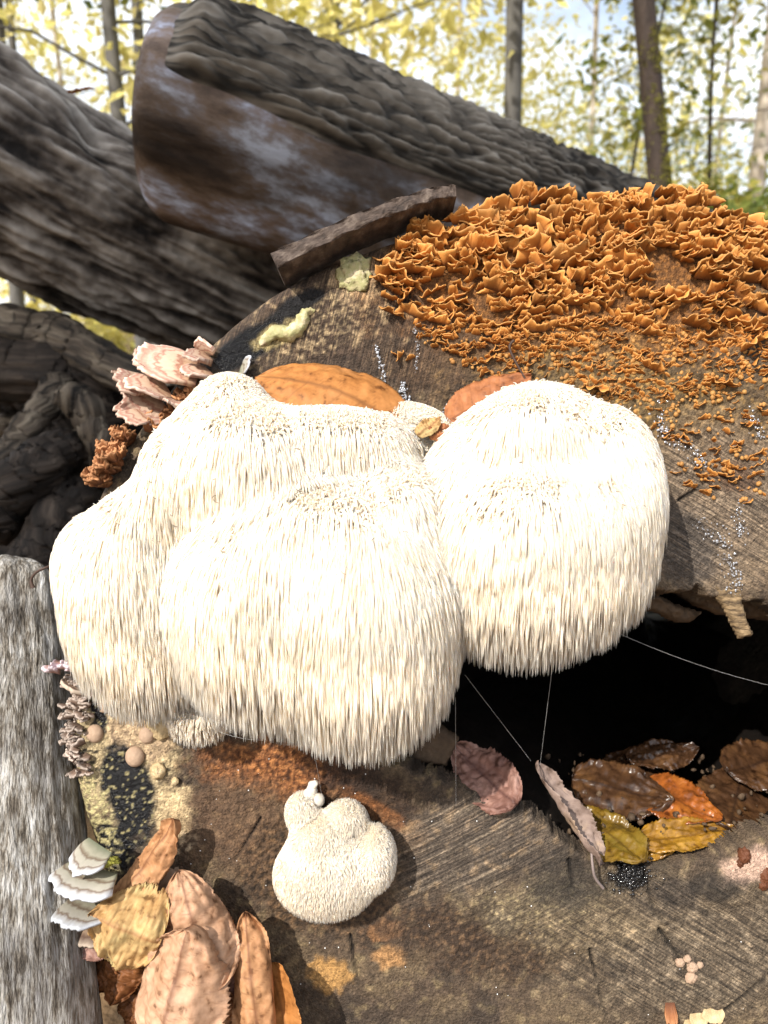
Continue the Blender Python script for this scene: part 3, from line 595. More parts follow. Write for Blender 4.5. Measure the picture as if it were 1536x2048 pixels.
# ================================================================== CRUST AND BRACKET FUNGI
def frill(W, Dp, waves, amp, cup, seed, ns=15, nt_=5, th_=.0009, fan=.25, rg=1.0):
    r_ = np.random.default_rng(seed); s = np.linspace(-1, 1, ns); t = np.linspace(0, 1, nt_)
    Sg, Tg = np.meshgrid(s, t, indexing='ij'); sd3 = lambda k, o=2: fbm(np.stack([Sg*k+seed*3.17, 0*Sg+seed, 0*Sg], -1), o)
    edge = np.sqrt(np.clip(1-(Sg*.97)**2, 0, 1))**.6*(1+rg*(.55*sd3(2.6)+.30*sd3(7)))
    ph = r_.uniform(0, 6); wv = waves*2*Sg+ph+1.5*sd3(1.7)
    x = W/2*Sg*(.72+fan*Tg)+amp*.7*Tg**1.5*np.cos(wv*1.15)
    o = Dp*Tg*edge*(1-.15*Tg)
    z = cup*Tg**2+amp*Tg**1.5*(np.sin(wv)+.55*rg*np.sin(wv*2.3+ph)+.8*rg*sd3(9))
    top = np.stack([x, o, z], -1).reshape(-1, 3); bot = top-np.array([0, 0, 1])*(th_*(1.6-Tg)).reshape(-1, 1)
    f = gridf(ns, nt_); n_ = ns*nt_; rim = np.r_[[i*nt_+nt_-1 for i in range(ns)]]
    sq = np.stack([rim[:-1], rim[1:], rim[1:]+n_, rim[:-1]+n_], -1)
    l0 = np.arange(nt_); s1 = np.stack([l0[:-1], l0[1:], l0[1:]+n_, l0[:-1]+n_], -1); l1 = (ns-1)*nt_+l0; s2_ = np.stack([l1[1:], l1[:-1], l1[:-1]+n_, l1[1:]+n_], -1)
    return np.concatenate([top, bot]), np.concatenate([f, f[:, ::-1]+n_, sq, s1, s2_]), np.tile(Tg.ravel(), 2)
def orient(v, pos, outd, upd, scale=1):
    o = nrm(outd); u = nrm(upd-o*(upd@o)); x = np.cross(o, u)
    return pos+scale*(v[:, :1]*x+v[:, 1:2]*o+v[:, 2:3]*u)
# --- orange crust colony
DENSE = np.array([(765,600),(780,530),(830,465),(900,440),(1000,415),(1040,395),(1200,398),(1390,392),(1400,430),(1536,450),(1600,470),(1650,700),(1540,720),(1440,690),(1330,660),(1200,690),(1100,700),(960,690),(850,670),(790,640)], float)
MID = np.array([(830,670),(960,750),(1050,770),(1100,755),(1200,800),(1340,800),(1440,780),(1560,740),(1560,640),(1200,640),(850,640)], float)
LOW = np.array([(1180,800),(1330,880),(1380,990),(1480,1010),(1600,980),(1600,740),(1300,760)], float)
def inpoly(n_, poly, r_):
    lo, hi = poly.min(0), poly.max(0); o = np.zeros((0, 2))
    while len(o) < n_:
        c = r_.uniform(lo, hi, (n_*3, 2)); o = np.concatenate([o, c[polysd(c[:, 0], c[:, 1], poly) > 0]])
    return o[:n_]
r_ = np.random.default_rng(21)
items = []
for p_ in inpoly(900, DENSE, r_):
    if pn(np.array([p_[0]/70, p_[1]/26, 3.])) < -.30: continue
    if (1230 < p_[0] < 1390 and 520 < p_[1] < 570) and r_.random() < .8: continue
    k = 1-np.clip((p_[1]-560)/220, 0, .55); items.append((p_[0], p_[1], (26+84*r_.random()**1.6)*k, r_.uniform(.006, .015)*k))
for p_ in inpoly(640, MID, r_): items.append((p_[0], p_[1], r_.uniform(9, 30)**1, r_.uniform(.003, .007)))
for p_ in inpoly(260, LOW, r_):
    if pn(np.array([p_[0]/45, p_[1]/45, 7.])) > -.02: items.append((p_[0], p_[1], r_.uniform(9, 30), r_.uniform(.003, .007)))
for p_ in ((1190,775,62,.012),(1300,735,60,.010),(1440,765,70,.011),(1500,690,80,.014),(1510,655,80,.014),(1380,650,70,.012),(800,712,40,.006),(820,716,26,.005),(790,708,22,.005),(1400,810,36,.006),(1410,835,30,.005),(1450,950,38,.006),(1395,935,26,.005),(1470,960,34,.006),(1520,905,40,.006),(1350,945,24,.004),(1290,1010,20,.004)): items.append(p_)
items.sort(key=lambda i: -i[2]*i[3])
colony = root('crust_fungus', 'dense orange frilled crust fungus spread over the top of the sawn log', 'fungus', P(1150,560))
vari = []
for k in range(24):
    v, f, e = frill(1.0, .5, r_.uniform(2.2, 4.2), .085, r_.uniform(-.06, .12), 100+k, ns=33, nt_=6, th_=.040, rg=.6)
    me = None; vari.append((v, f, e))
protos = []
rest = []
vlow = [frill(1.0, .55, r_.uniform(1.3, 2.4), .10, r_.uniform(-.02, .12), 200+k, ns=13, nt_=4, th_=.05, rg=.85) for k in range(8)]
org = np.array(colony['_org'])
for k, (px, py, wpx, dp) in enumerate(items):
    W = wpx*S0; pos = P(px, py, 0); rimk = sm(470, 400, py)
    od = dirw(np.array([r_.normal()*.30, r_.uniform(-.15, .75)+.4*rimk, 1.0])); ud = dirw(np.array([r_.normal()*.45, 1.0, .1+r_.normal()*.42]))
    pos = pos-nrm(od)*.0015+NN*r_.uniform(0, .004)*(dp > .007)
    if k < 300:
        v, f, e = vari[k % 24]
        if k < 24:
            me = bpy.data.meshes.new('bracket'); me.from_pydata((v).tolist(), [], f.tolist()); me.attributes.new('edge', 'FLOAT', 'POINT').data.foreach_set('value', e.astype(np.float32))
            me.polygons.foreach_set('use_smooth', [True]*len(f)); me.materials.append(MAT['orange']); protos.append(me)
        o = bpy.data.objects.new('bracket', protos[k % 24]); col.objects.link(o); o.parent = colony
        oo = nrm(od); uu = nrm(ud-oo*(ud@oo)); xx = np.cross(oo, uu)
        from mathutils import Matrix
        Mx = Matrix(np.column_stack([xx*W, oo*dp*2.0, uu*W*.9]).tolist()).to_4x4(); Mx.translation = Vector(pos-org); o.matrix_local = Mx
    else:
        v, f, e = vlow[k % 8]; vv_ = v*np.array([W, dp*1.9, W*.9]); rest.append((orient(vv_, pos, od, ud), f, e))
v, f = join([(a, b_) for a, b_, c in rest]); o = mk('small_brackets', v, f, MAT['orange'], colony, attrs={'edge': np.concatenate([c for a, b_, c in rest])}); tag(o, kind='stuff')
sv, sf = ico(7, 5); nod = []
pts = np.concatenate([inpoly(520, MID, r_)+np.array([0, 25]), inpoly(260, LOW, r_)])
for p_ in pts:
    if pn(np.array([p_[0]/40, p_[1]/40, 1.])) < -.05: continue
    nod.append((P(p_[0], p_[1], .0006)+dirw(sv*np.array([1, 1, .7]))*r_.uniform(.0006, .0019)*(1+.45*fbm(sv*1.7+p_[0], 2))[:, None], sf))
v, f = join(nod); tag(mk('nodules', v, f, MAT['nodule'], colony, attrs={'edge': np.clip(.5+.5*fbm(v*200, 2), 0, 1)}), kind='stuff')

def bracket(name, px, py, h, W, Dp, od, ud, mat, label=None, cat=None, parent=None, waves=1.2, amp=.06, cup=.05, th_=.0022, seed=0, group=None, rg=1.0):
    v, f, e = frill(1.0, 1.0, waves, amp, cup, seed, ns=41, nt_=13, th_=th_/Dp, rg=rg, fan=.25)
    vv_ = v*np.array([W, Dp, Dp]); pos = P(px, py, h); vw = orient(vv_, pos, dirw(np.array(od, float)), dirw(np.array(ud, float)))
    o = mk(name, vw, f, mat, parent, attrs={'edge': e})
    if label: tag(o, label, cat, group)
    return o
# pinkish brackets on the left shoulder of the log
pk = root('bracket_fungus', 'cluster of pink and cream zoned brackets on the log rim above the shaggy fungus', 'fungus', P(330,760))
for (px, py, h, W, Dp, od, ud, sd_) in [(400,742,.004,.040,.047,(-.93,.28,.25),(.15,.75,.6),1),(418,712,.004,.018,.018,(-.75,.0,.65),(.1,.8,.6),2),(420,742,.006,.021,.022,(-.75,-.05,.65),(.1,.8,.6),3),(300,765,.002,.026,.026,(-.85,.15,.5),(.2,.8,.6),4),(335,775,.006,.032,.030,(-.75,.05,.66),(.15,.75,.65),5),(310,790,.0,.036,.026,(-.6,-.55,.6),(.35,.5,.8),6),(295,818,.004,.026,.022,(-.65,-.25,.7),(.3,.6,.7),7),(345,790,.008,.022,.014,(-.3,-.3,1),(.5,.8,.5),8),(425,700,-.002,.022,.014,(-.6,.5,.5),(-.2,1,.3),9),(378,800,.006,.022,.014,(-.3,-.2,1),(.1,1,.4),10),(325,735,.0,.026,.022,(-.7,.4,.5),(.2,.8,.6),11)]:
    bracket('bracket', px, py, h, W, Dp, od, ud, MAT['pink'], parent=pk, waves=1.4, amp=.09, cup=-.04, seed=40+sd_, rg=.5, th_=.003)
rk = root('crust_fungus', 'rust-brown crumbly fungus on the log edge beside the shaggy white teeth', 'fungus', P(225,920))
r_ = np.random.default_rng(5)
for k in range(52):
    t_ = r_.random(); px = 248-52*t_+r_.uniform(-14, 22); py = 860+110*t_+r_.uniform(-8, 8)
    bracket('nodule', px, py, r_.uniform(-.006, .010), r_.uniform(.007, .013), r_.uniform(.006, .010), (-.5+r_.normal()*.4, .1+r_.normal()*.4, .8), (r_.normal()*.5, 1, r_.normal()*.4), MAT['rust'], parent=rk, waves=1.6, amp=.22, seed=300+k, th_=.0022)
for k in range(26):
    px = r_.uniform(300, 400); py = 850-(px-300)*.85+r_.uniform(-12, 14)
    bracket('nodule', px, py, r_.uniform(0, .008), r_.uniform(.006, .011), r_.uniform(.005, .008), (r_.normal()*.4, .1+r_.normal()*.4, .8), (r_.normal()*.5, 1, r_.normal()*.4), MAT['rust'], parent=rk, waves=1.6, amp=.22, seed=400+k, th_=.002)
bracket('bracket_fungus', 478,745,.001,.013,.016,(.55,.55,.4),(-.5,.5,.6), MAT['pale'], 'single small whitish bracket standing against black stained wood above the fungus', 'fungus', seed=61, th_=.0016, rg=.2)
# greenish ridge and cream crust on the upper face
def ridge(name, line, rad, mat, label, h=.001, n_=40, seed=0, cat='fungus'):
    c = spline(line, n_); rr_ = np.interp(np.linspace(0, 1, n_), [0, .1, .4, .7, 1], [.25, .8, 1.1, .9, .2])*rad*(1+.3*fbm(np.stack([np.arange(n_)*.35, np.zeros(n_)+seed, np.zeros(n_)], -1), 2))
    v, f = tube(P(c[:, 0], c[:, 1], h), rr_, 14); v = v+NN*(.0030*fbm(v*230+seed, 4))[:, None]+UP*(.0026*fbm(v*260+seed+5, 3))[:, None]
    return tag(mk(name, v, f, mat), label, cat)
ridge('shelf_fungus', [(520,690),(548,668),(580,668),(600,650),(612,625),(630,622)], .0048, MAT['green_crust'], 'lumpy green and cream shelf fungus on the dark upper face of the log', seed=1)
def lump(name, px, py, r, h, mat, label, cat='fungus', seed=0, rough=.3, group=None, parent=None):
    sv, sf = ico(26, 18); d = sv*np.array([r[0], r[1], r[2]])
    d = d*(1+rough*fbm(sv*2.4+seed*3.1, 4))[:, None]
    o = mk(name, P(px, py, h)+dirw(d), sf, mat, parent)
    return tag(o, label, cat, group) if parent is None else o
lump('crust_fungus', 708,548,(.011,.012,.0028),.0003, MAT['green_crust'], 'pale yellowish crumbly crust patch under the dark bark strip', seed=2, rough=.9)
# fungi and nodules lower on the left rim
ls = root('bracket_fungus', 'row of small lilac-brown brackets poking out from under the shaggy fungus', 'fungus', P(140,1330))
for k, (px, py, W) in enumerate([(105,1332,.011),(122,1324,.010),(140,1322,.011),(152,1330,.014),(168,1340,.016),(184,1342,.012)]):
    bracket('bracket', px+8, py, .010-.001*k, W, .010, (-.5,.0,1), (0,1,.3), MAT['lilac'], parent=ls, seed=500+k, waves=1.5, amp=.12, th_=.003)
df = root('crust_fungus', 'column of dark brown frilled fungus running down the left rim of the log', 'fungus', P(165,1440))
r_ = np.random.default_rng(6)
for k in range(64):
    t_ = r_.random(); py = 1350+190*t_; px = 168-10*math.sin(t_*3)+r_.uniform(-26, 24)*(1-.45*t_)
    bracket('bracket', px, py, r_.uniform(-.007, .004), r_.uniform(.007, .014), r_.uniform(.005, .009), (-.5+r_.normal()*.3, .0+r_.normal()*.3, .9), (r_.normal()*.3, 1, .2), MAT['darkfrill'], parent=df, waves=1.6, amp=.16, seed=600+k, th_=.002)
bracket('bracket_fungus', 160,1368,.002,.022,.014,(-.5,.05,1),(.2,1,.35), MAT['brownzone'], 'grey-brown rounded bracket on top of the dark frilled column', 'fungus', seed=71, th_=.004, rg=.2)
for (px, py, r, lb, mt) in [(270,1513,.0062,'smooth round pinkish fungus ball on the cream crust beside black stain','puff'),(294,1470,.0052,'round tan fungus ball just under the teeth of the shaggy fungus','puff'),(190,1467,.0056,'soft tan fungus ball beside the dark frilled column','puff'),(316,1541,.0050,'cream lumpy fungus button between the tar stain and rusty wood','cream'),(350,1562,.0024,'tiny cream fungus speck on brown wood beside the cream button','cream')]:
    lump('fungus_ball', px, py, (r, r*1.08, r*.75), .0012, MAT[mt], lb, seed=px, rough=.06 if mt == 'puff' else .45)
lump('crust_fungus', 322,1452,(.009,.0085,.004),.0005, MAT['cream'], 'yellow-cream crumbly fungus beside the small tuft under the shaggy fungus', seed=5, rough=.7)
lump('crust_fungus', 235,1405,(.011,.006,.004),.0005, MAT['puff'], 'low pinkish-tan crust hugging the wood under the left teeth', seed=8, rough=.9)
lump('crust_fungus', 335,1798,(.017,.020,.006),.001, MAT['puff'], 'pale pink crust of fungus behind the curled leaves', seed=6, rough=.6)
# zoned shelves lower left, over the grey log
for (px, py, h, W, Dp, od, ud, mt, lb, sd_) in [(200,1690,.030,.030,.024,(-.55,-.35,.75),(-.2,.8,.65),'pale','topmost pale cream shelf fungus with a bluish tip, above the other shelves',81),(190,1734,.028,.046,.030,(-.35,-.05,1),(-.05,1,.42),'pale','wide pale shelf fungus with white rim and green algae on top',82),(188,1790,.030,.042,.032,(-.45,-.12,1),(-.1,1,.62),'pale','grey shelf fungus with a thin brown zone and ragged white rim',83),(196,1826,.022,.034,.026,(-.35,-.2,1),(0,1,.5),'brownzone','brown banded shelf fungus, lowest of the stack, beside the leaves',84)]:
    bracket('bracket_fungus', px, py, h, W, Dp, od, ud, MAT[mt], lb, 'fungus', seed=sd_, waves=.8, amp=.08, cup=-.12, th_=.0022, rg=.25, group='shelf fungi on the lower left rim')
lump('moss_tuft', 205,1722,(.010,.003,.004),.036, MAT['moss'], 'green algae tuft on the wide pale shelf fungus', 'moss', seed=9, rough=.8)
# bits at lower right
for k, (px, py, W) in enumerate([(1425,2030,.016),(1395,2040,.013),(1385,2052,.014)]):
    bracket('bracket_fungus', px, py-14, .0005, W, .010, (.1,-1,.5), (0,.5,1), MAT['cream'], ['pale yellow petal-like fungus, the largest of three low on the log', 'pale yellow petal-like fungus between its two pale neighbours low on the log', 'pale yellow petal-like fungus next to the narrow orange-brown strip'][k], 'fungus', seed=90+k, th_=.0016, rg=.3, group='pale petal fungi low on the log')
bracket('bracket_fungus', 1340,2005,.0005,.008,.016,(.0,-1,.45),(0,.5,1), MAT['rust'], 'narrow orange-brown fungus strip beside the pale petal fungi', 'fungus', seed=95)
for k, (px, py, s_) in enumerate([(1360,1925,.003),(1385,1935,.0035),(1382,1955,.0038),(1375,1918,.0025),(1400,1930,.0022)]):
    lump('fungus_ball', px, py, (s_, s_, s_*.6), .0005, MAT['puff'], 'small pinkish fungus nodule on the sawn wood', seed=px, rough=.5, group='pinkish nodules on the lower sawn wood')
for k, (px, py, s_) in enumerate([(1488,1712,.005),(1480,1726,.003),(1532,1750,.0055),(1526,1768,.004)]):
    lump('fungus_ball', px, py, (s_*.8, s_, s_*.7), .002, MAT['rust'], 'knobbly pink-brown fungus beside the rim of the hollow', seed=px, rough=.7, group='knobbly fungi by the hollow rim')

# ================================================================== LEAVES
def leaf(base, tip, nrmv, width, mat, label, curl=(0, 0), bend=0, wrinkle=.0012, teeth=24, stalk=None, seed=0, name='leaf', notch=False, roll=(0, 0), tw=0, space='face', cup=0, stalkmat='stem', group=None, peak=.40, fold=0):
    nu, nv = 97, 25
    b_ = P(*base) if space == 'face' else np.array(base); t_ = P(*tip) if space == 'face' else np.array(tip)
    nz = dirw(np.array(nrmv, float)); L = np.linalg.norm(t_-b_); ex = (t_-b_)/L; ez = nrm(nz-ex*(nz@ex)); ey = np.cross(ez, ex)
    u = np.linspace(0, 1, nu); v = np.linspace(-1, 1, nv); U, V = np.meshgrid(u, v, indexing='ij')
    ea = 1.15*peak/(1-peak)*.62; eb = .62*1.15; pk_ = peak**ea*(1-peak)**eb
    prof = (U**ea*(1-U)**eb/pk_)*(ea/(ea+eb)/peak)**0
    prof = prof/prof.max()
    Uj = U+.012*fbm(np.stack([U*9, np.sign(V)*3, 0*U+seed], -1), 2); sawt = 1+.055*(((Uj*teeth) % 1)-.5)*(1.6+1.6*fbm(np.stack([U*6, np.sign(V)*2, 0*U+seed*2], -1), 2))+.03*(((Uj*teeth*2.3) % 1)-.5)-.10*sm(.25, .5, fbm(np.stack([U*5, np.sign(V)*5, 0*U+seed*3.3], -1), 2))
    hw = width/2*prof*np.where(np.abs(V) > .97, sawt, 1+(sawt-1)*np.abs(V)**6)
    hw *= 1+.08*fbm(np.stack([U*3, np.sign(V)*2.0, 0*U+seed*3.7], -1), 2)
    y = hw*V; kc = (curl[0]+(curl[1]-curl[0])*U)/(width/2)
    kk = np.where(np.abs(kc) < 1e-3, 1e-3, kc); yy = np.sin(kk*y)/kk; zz = (1-np.cos(kk*y))/kk
    x = L*U; ba = bend/L; ba = ba if abs(ba) > 1e-3 else 1e-3
    ang = ba*(x-L/2); xx = np.sin(ang)/ba+L/2; zb = (1-np.cos(ang))/ba
    zb = zb-zb[0, 0]; z = zz*np.cos(ang)+zb; xx = xx-zz*np.sin(ang)
    if tw:
        a2 = tw*(U-.5); yy, z = yy*np.cos(a2)-(z-zb)*np.sin(a2), zb+yy*np.sin(a2)+(z-zb)*np.cos(a2)
    nvn = 9; s = U*nvn-np.abs(V)**1.15*(1.25+.25*np.sin(seed+np.sign(V)))*(1-.3*U)+.25*(V > 0); fr_ = np.abs((s % 1)-.5)*2
    vein = sm(.90, .98, fr_)*(np.abs(V) < .93)*(U < .93)*.5*(1-.5*np.abs(V)); mid = (1-sm(.00025, .0008, np.abs(hw*V)))*.8; vein = np.maximum(vein, mid)
    z = z-.0007*(1-fr_)*np.abs(V)**.5*(-1)+.0006*mid
    wn = fbm(np.stack([U*4+seed, V*2.2, 0*U+seed*1.9], -1), 3)
    z = z+wrinkle*(wn*2.6*(.25+np.abs(V))+1.6*fbm(np.stack([U*2.2+seed, V*1.1+3, 0*U], -1), 2))+wrinkle*.6*fbm(np.stack([U*14, V*6, 0*U+seed], -1), 2)+fold*np.abs(yy)
    pos = b_+xx[..., None]*ex+yy[..., None]*ey+z[..., None]*ez
    o = mk(name, pos.reshape(-1, 3), gridf(nu, nv), MAT[mat], attrs={'vein': vein.ravel()})
    md = o.modifiers.new('thickness', 'SOLIDIFY'); md.thickness = .00022; md.offset = 0
    tag(o, label, 'leaf', group)
    if stalk is not None:
        sp_ = spline([P(*s_) if space == 'face' else np.array(s_) for s_ in stalk], 16); v_, f_ = tube(sp_, np.linspace(.00075, .0010, 16), 7); mk('leaf_stalk', v_, f_, MAT[stalkmat], o)
    return o
# on the big fungus
leaf((820,862,.028),(505,755,.008),(-.08,.66,.74),.068,'l_orange','large orange-brown toothed leaf lying over the top of the shaggy fungus',curl=(-.5,-.7),bend=-.95,seed=1,teeth=30)
leaf((895,842,.016),(1062,752,.006),(-.15,.35,.95),.034,'l_red','reddish oval leaf half hidden behind the top of the fungus',curl=(-.3,-.3),seed=2,stalk=[(1050,757,.006),(1020,700,.005),(1028,680,.006)],teeth=40)
leaf((835,872,.036),(880,838,.026),(.1,.6,.7),.012,'l_yellow','tiny translucent tan leaf scrap between the fungus lobes',curl=(.4,.2),seed=3)
leaf((858,872,.034),(905,852,.024),(.1,.5,.8),.011,'l_red','small pinkish-red leaf scrap beside the tan scrap on the fungus',seed=4)
# heap at lower left
leaf((205,1835,.030),(352,1638,.026),(-.55,.25,.8),.040,'l_brown','long rolled orange-brown leaf tapering to a point up the log',curl=(-1.0,-2.4),bend=.25,seed=5,wrinkle=.003,teeth=36,peak=.36,tw=.4)
leaf((322,1888,.048),(178,1826,.046),(.1,.25,1),.056,'l_yellow','folded yellow-tan leaf with toothed edge on top of the heap',curl=(-.6,-1.0),bend=-.6,seed=6,wrinkle=.0034,tw=.5,fold=-.3,peak=.34)
leaf((235,1830,.034),(160,1915,.040),(-.4,.3,.8),.030,'l_mauve','greyish-mauve leaf tucked under the yellow-tan leaf',curl=(-.5,-.8),seed=7)
leaf((432,1985,.050),(356,1738,.030),(.25,.15,1),.054,'l_tan','broad pinkish-tan leaf with dark veins sloping down the heap',curl=(-1.1,-1.6),bend=-.7,seed=8,wrinkle=.0036,fold=-.2,tw=.4)
leaf((318,2120,.064),(378,1852,.056),(-.15,.2,1),.066,'l_tan','big mauve-tan leaf at the front of the heap, crossed by a shadow',curl=(-.7,-1.3),bend=-.6,seed=9,wrinkle=.0036,fold=-.3,tw=.4)
leaf((520,2110,.050),(490,1822,.024),(.1,.1,1),.046,'l_brown','rolled orange-tan leaf standing upright on the sawn wood',curl=(-1.6,-2.4),bend=-.4,seed=10,wrinkle=.0032,tw=-.7)
leaf((540,1925,.018),(590,2120,.038),(-.4,.2,.9),.042,'l_orange','orange leaf half unrolled behind the upright rolled leaf',curl=(1.1,.9),seed=11)
for (b_, t_, w_, mt, lb, sd_) in [((225,1905,.018),(165,1985,.030),.030,'l_dark','dark rusty leaf at the edge of the grey log',12),((255,1880,.020),(225,2010,.032),.034,'l_dark','dark rusty leaf under the yellow-tan leaf',13),((262,1960,.020),(270,2080,.034),.030,'l_dark','dark brown crumpled leaf beside the big mauve-tan leaf',14),((450,1890,.012),(455,2000,.020),.034,'l_mauve','dark mauve leaf in the shade between the broad and upright leaves',15),((400,1990,.022),(450,2080,.034),.034,'l_brown','brown leaf tip poking out below the broad pinkish-tan leaf',16),((325,1820,.020),(318,1930,.030),.026,'l_brown','narrow brown leaf standing behind the front leaves',17),((170,1870,.016),(130,1950,.024),.018,'l_mauve','small purple-brown dried leaf against the grey log',18)]:
    leaf(b_, t_, (-.2, .3, .9), w_, mt, lb, curl=(-.9, -1.3), seed=sd_, wrinkle=.004, tw=(sd_ % 3-1)*.8)
# in the hollow
leaf((1205,1730,.006),(1072,1522,-.006),(.75,.35,.55),.030,'l_grey','grey curled leaf on edge at the rim of the hollow, its stalk hanging down',curl=(1.5,2.0),bend=.35,seed=20,stalk=[(1182,1690,.008),(1185,1730,.012),(1190,1755,.010),(1206,1776,.006)],stalkmat='stalk',wrinkle=.0016)
leaf((1035,1612,.010),(905,1490,-.030),(-.15,.55,.8),.040,'l_mauve','mauve leaf with pale rim standing at the corner of the hollow',curl=(.7,.5),bend=.7,seed=21,wrinkle=.0035,tw=.5)
def floor(px, py, d): return P(px, py, 0)+np.array([0, 1., -.02])*d
def wetleaf(px, py, d, ang, L, w_, mt, lb, seed, tilt=.05, lift=0, **kw):
    c = floor(px, py, d)+np.array([0, 0, lift]); kw.setdefault('wrinkle', .0022); kw.setdefault('curl', (.15, -.2)); ex = np.array([math.cos(R(ang)), math.sin(R(ang)), 0]); ex[2] = ex[1]*tilt
    return leaf(c-ex*L/2, c+ex*L/2, (0, .9, .6), w_, mt, lb, seed=seed, space='world', **kw)
wetleaf(1225,1690,.012,120,.060,.036,'l_olive','wet olive-yellow leaf behind the grey curled leaf in the hollow',22)
wetleaf(1385,1700,.014,12,.072,.026,'l_gold','bright golden wet leaf along the front rim of the hollow',23,curl=(.5,.3))
wetleaf(1262,1716,.010,-8,.060,.022,'l_gold','short amber leaf under the tip of the golden leaf',24)
wetleaf(1405,1708,.042,-42,.058,.044,'l_rustwet','rust-orange wet heart-shaped leaf lying in the hollow',25,peak=.34,lift=.010)
wetleaf(1420,1650,.085,14,.060,.028,'l_brownwet','brown wet leaf at the back of the hollow floor',26)
wetleaf(1540,1690,.050,60,.075,.055,'l_brownwet','wide dark wet leaf beside the rust-orange leaf in the hollow',27)
wetleaf(1290,1670,.050,-20,.070,.050,'l_brownwet','dark brown wet leaf behind the olive leaf in the hollow',28)
wetleaf(1640,1650,.075,20,.07,.045,'l_brownwet','reddish wet leaf at the far side of the hollow floor',29)
wetleaf(1340,1690,.075,70,.08,.06,'l_brownwet','dark wet leaf pressed flat under the rust-orange leaf',30)

# ================================================================== small things
r_ = np.random.default_rng(44); pr = []; sv, sf = ico(6, 5)
for k in range(150):
    c = floor(r_.uniform(1150, 1640), r_.uniform(1690, 1720), r_.uniform(.01, .11))+np.array([0, 0, r_.uniform(.002, .008)]); d_ = sv*(1+.5*fbm(sv*1.5+k, 2))[:, None]*r_.uniform(.4, 1.3, 3)
    pr.append((c+d_*r_.uniform(.0006, .0026), sf))
v, f = join(pr); tag(tag(mk('crumbs', v, f, MAT['lip']), 'crumbs of rotten wood scattered over the wet leaves in the hollow', 'crumbs'), kind='stuff')
def trail(name, pts, nb, rmax, label, spread=4, seed=0):
    r_ = np.random.default_rng(seed); c = spline(pts, nb); sv, sf = ico(7, 5); pr = []
    for k in range(nb):
        for j in range(3):
            q = c[k]+r_.normal(size=2)*spread; s_ = rmax*.62*r_.uniform(.15, 1)**1.6; pr.append((P(q[0], q[1], .0008)+dirw(sv*np.array([r_.uniform(.6, 1.5), r_.uniform(.6, 1.6), .5]))*s_, sf))
    v, f = join(pr); o = mk(name, v, f, MAT['slime']); tag(o, label, 'slime', 'silvery slime trails on the cut wood'); return o
trail('slime_trail', [(750,690),(762,730),(768,760),(762,790)], 40, .0012, 'silvery slime trail running down the wood above the orange-brown leaf', 3, 1)
trail('slime_trail', [(802,768),(812,800),(838,822),(862,832),(890,826),(912,808)], 70, .0017, 'glittering slime trail in the notch between the two big fungus lobes', 5, 2)
trail('slime_trail', [(830,655),(836,690),(830,740)], 24, .0009, 'short dotted slime trail left of the lower orange crust', 3, 3)
trail('slime_trail', [(1322,800),(1318,850),(1345,880),(1390,905),(1400,930)], 60, .0013, 'slime trail crossing the wood beside the top of the right lobe', 7, 4)
trail('slime_trail', [(1400,1050),(1440,1075),(1455,1110),(1468,1150),(1470,1180)], 70, .0013, 'slime trail running down to the pale broken wood tongue', 9, 5)
trail('slime_trail', [(1475,1010),(1485,1050),(1478,1070)], 30, .0012, 'short slime smear on the tan wood above the hollow', 7, 6)
trail('slime_trail', [(1500,830),(1512,850),(1520,880)], 26, .0012, 'small slime smear below the orange brackets near the log edge', 7, 7)
r_ = np.random.default_rng(3); sv, sf = ico(7, 5); pr = []
for k in range(110):
    q = np.array([1262, 1755])+r_.normal(size=2)*np.array([20, 15]); pr.append((P(q[0], q[1], .0004)+dirw(sv*np.array([1, 1, .6]))*r_.uniform(.0004, .0012), sf))
v, f = join(pr); tag(tag(mk('tar_droplets', v, f, MAT['tar']), 'patch of glistening black droplets below the hollow rim', 'droplets'), kind='stuff')
pr = []
for k in range(120):
    q = np.array([r_.uniform(380, 1530), r_.uniform(1500, 2040)])
    if polysd(q[:1], q[1:], HOL)[0] > -14 or r_.random() < .35: continue
    pr.append((P(q[0], q[1], .0006)+dirw(sv)*r_.uniform(.00015, .0005), sf))
v, f = join(pr); tag(tag(mk('specks', v, f, MAT['silk']), 'white specks scattered over the lower sawn wood', 'specks'), kind='stuff')
for k, (a, b_, sag, lb) in enumerate([((930,1350,.05),(1062,1522,-.004),.0,'spider thread slanting from the fungus to the curled grey leaf'),((1105,1332,.05),(1080,1530,-.002),.0,'near vertical spider thread from the right lobe to the curled grey leaf'),((911,1395,.06),(912,1612,.004),.0,'vertical spider thread beside the mauve leaf'),((1218,1258,.045),(1545,1372,.004),.003,'long spider thread crossing the dark hollow'),((420,1455,.03),(520,1480,.06),.002,'spider thread looped under the small tuft of the fungus'),((628,1500,.06),(645,1600,.012),0,'fine spider thread hanging above the small fungus')]):
    A, B = P(*a), P(*b_); t_ = np.linspace(0, 1, 14)[:, None]; c = A*(1-t_)+B*t_-np.array([0, 0, 1])*sag*4*t_*(1-t_)
    v, f = tube(c, np.full(14, .000045), 5); tag(mk('spider_thread', v, f, MAT['silk']), lb, 'thread', 'spider threads on the fungus')
c = spline([P(112,1128,.03), P(92,1135,.035), P(72,1145,.035), P(62,1160,.035), P(66,1176,.035)], 24)
v, f = tube(c, np.r_[np.full(18, .0008), np.linspace(.0009, .0014, 6)], 7); tag(mk('twig', v, f, MAT['stem']), 'thin dark hooked leaf stalk sticking out beside the shaggy fungus', 'twig')

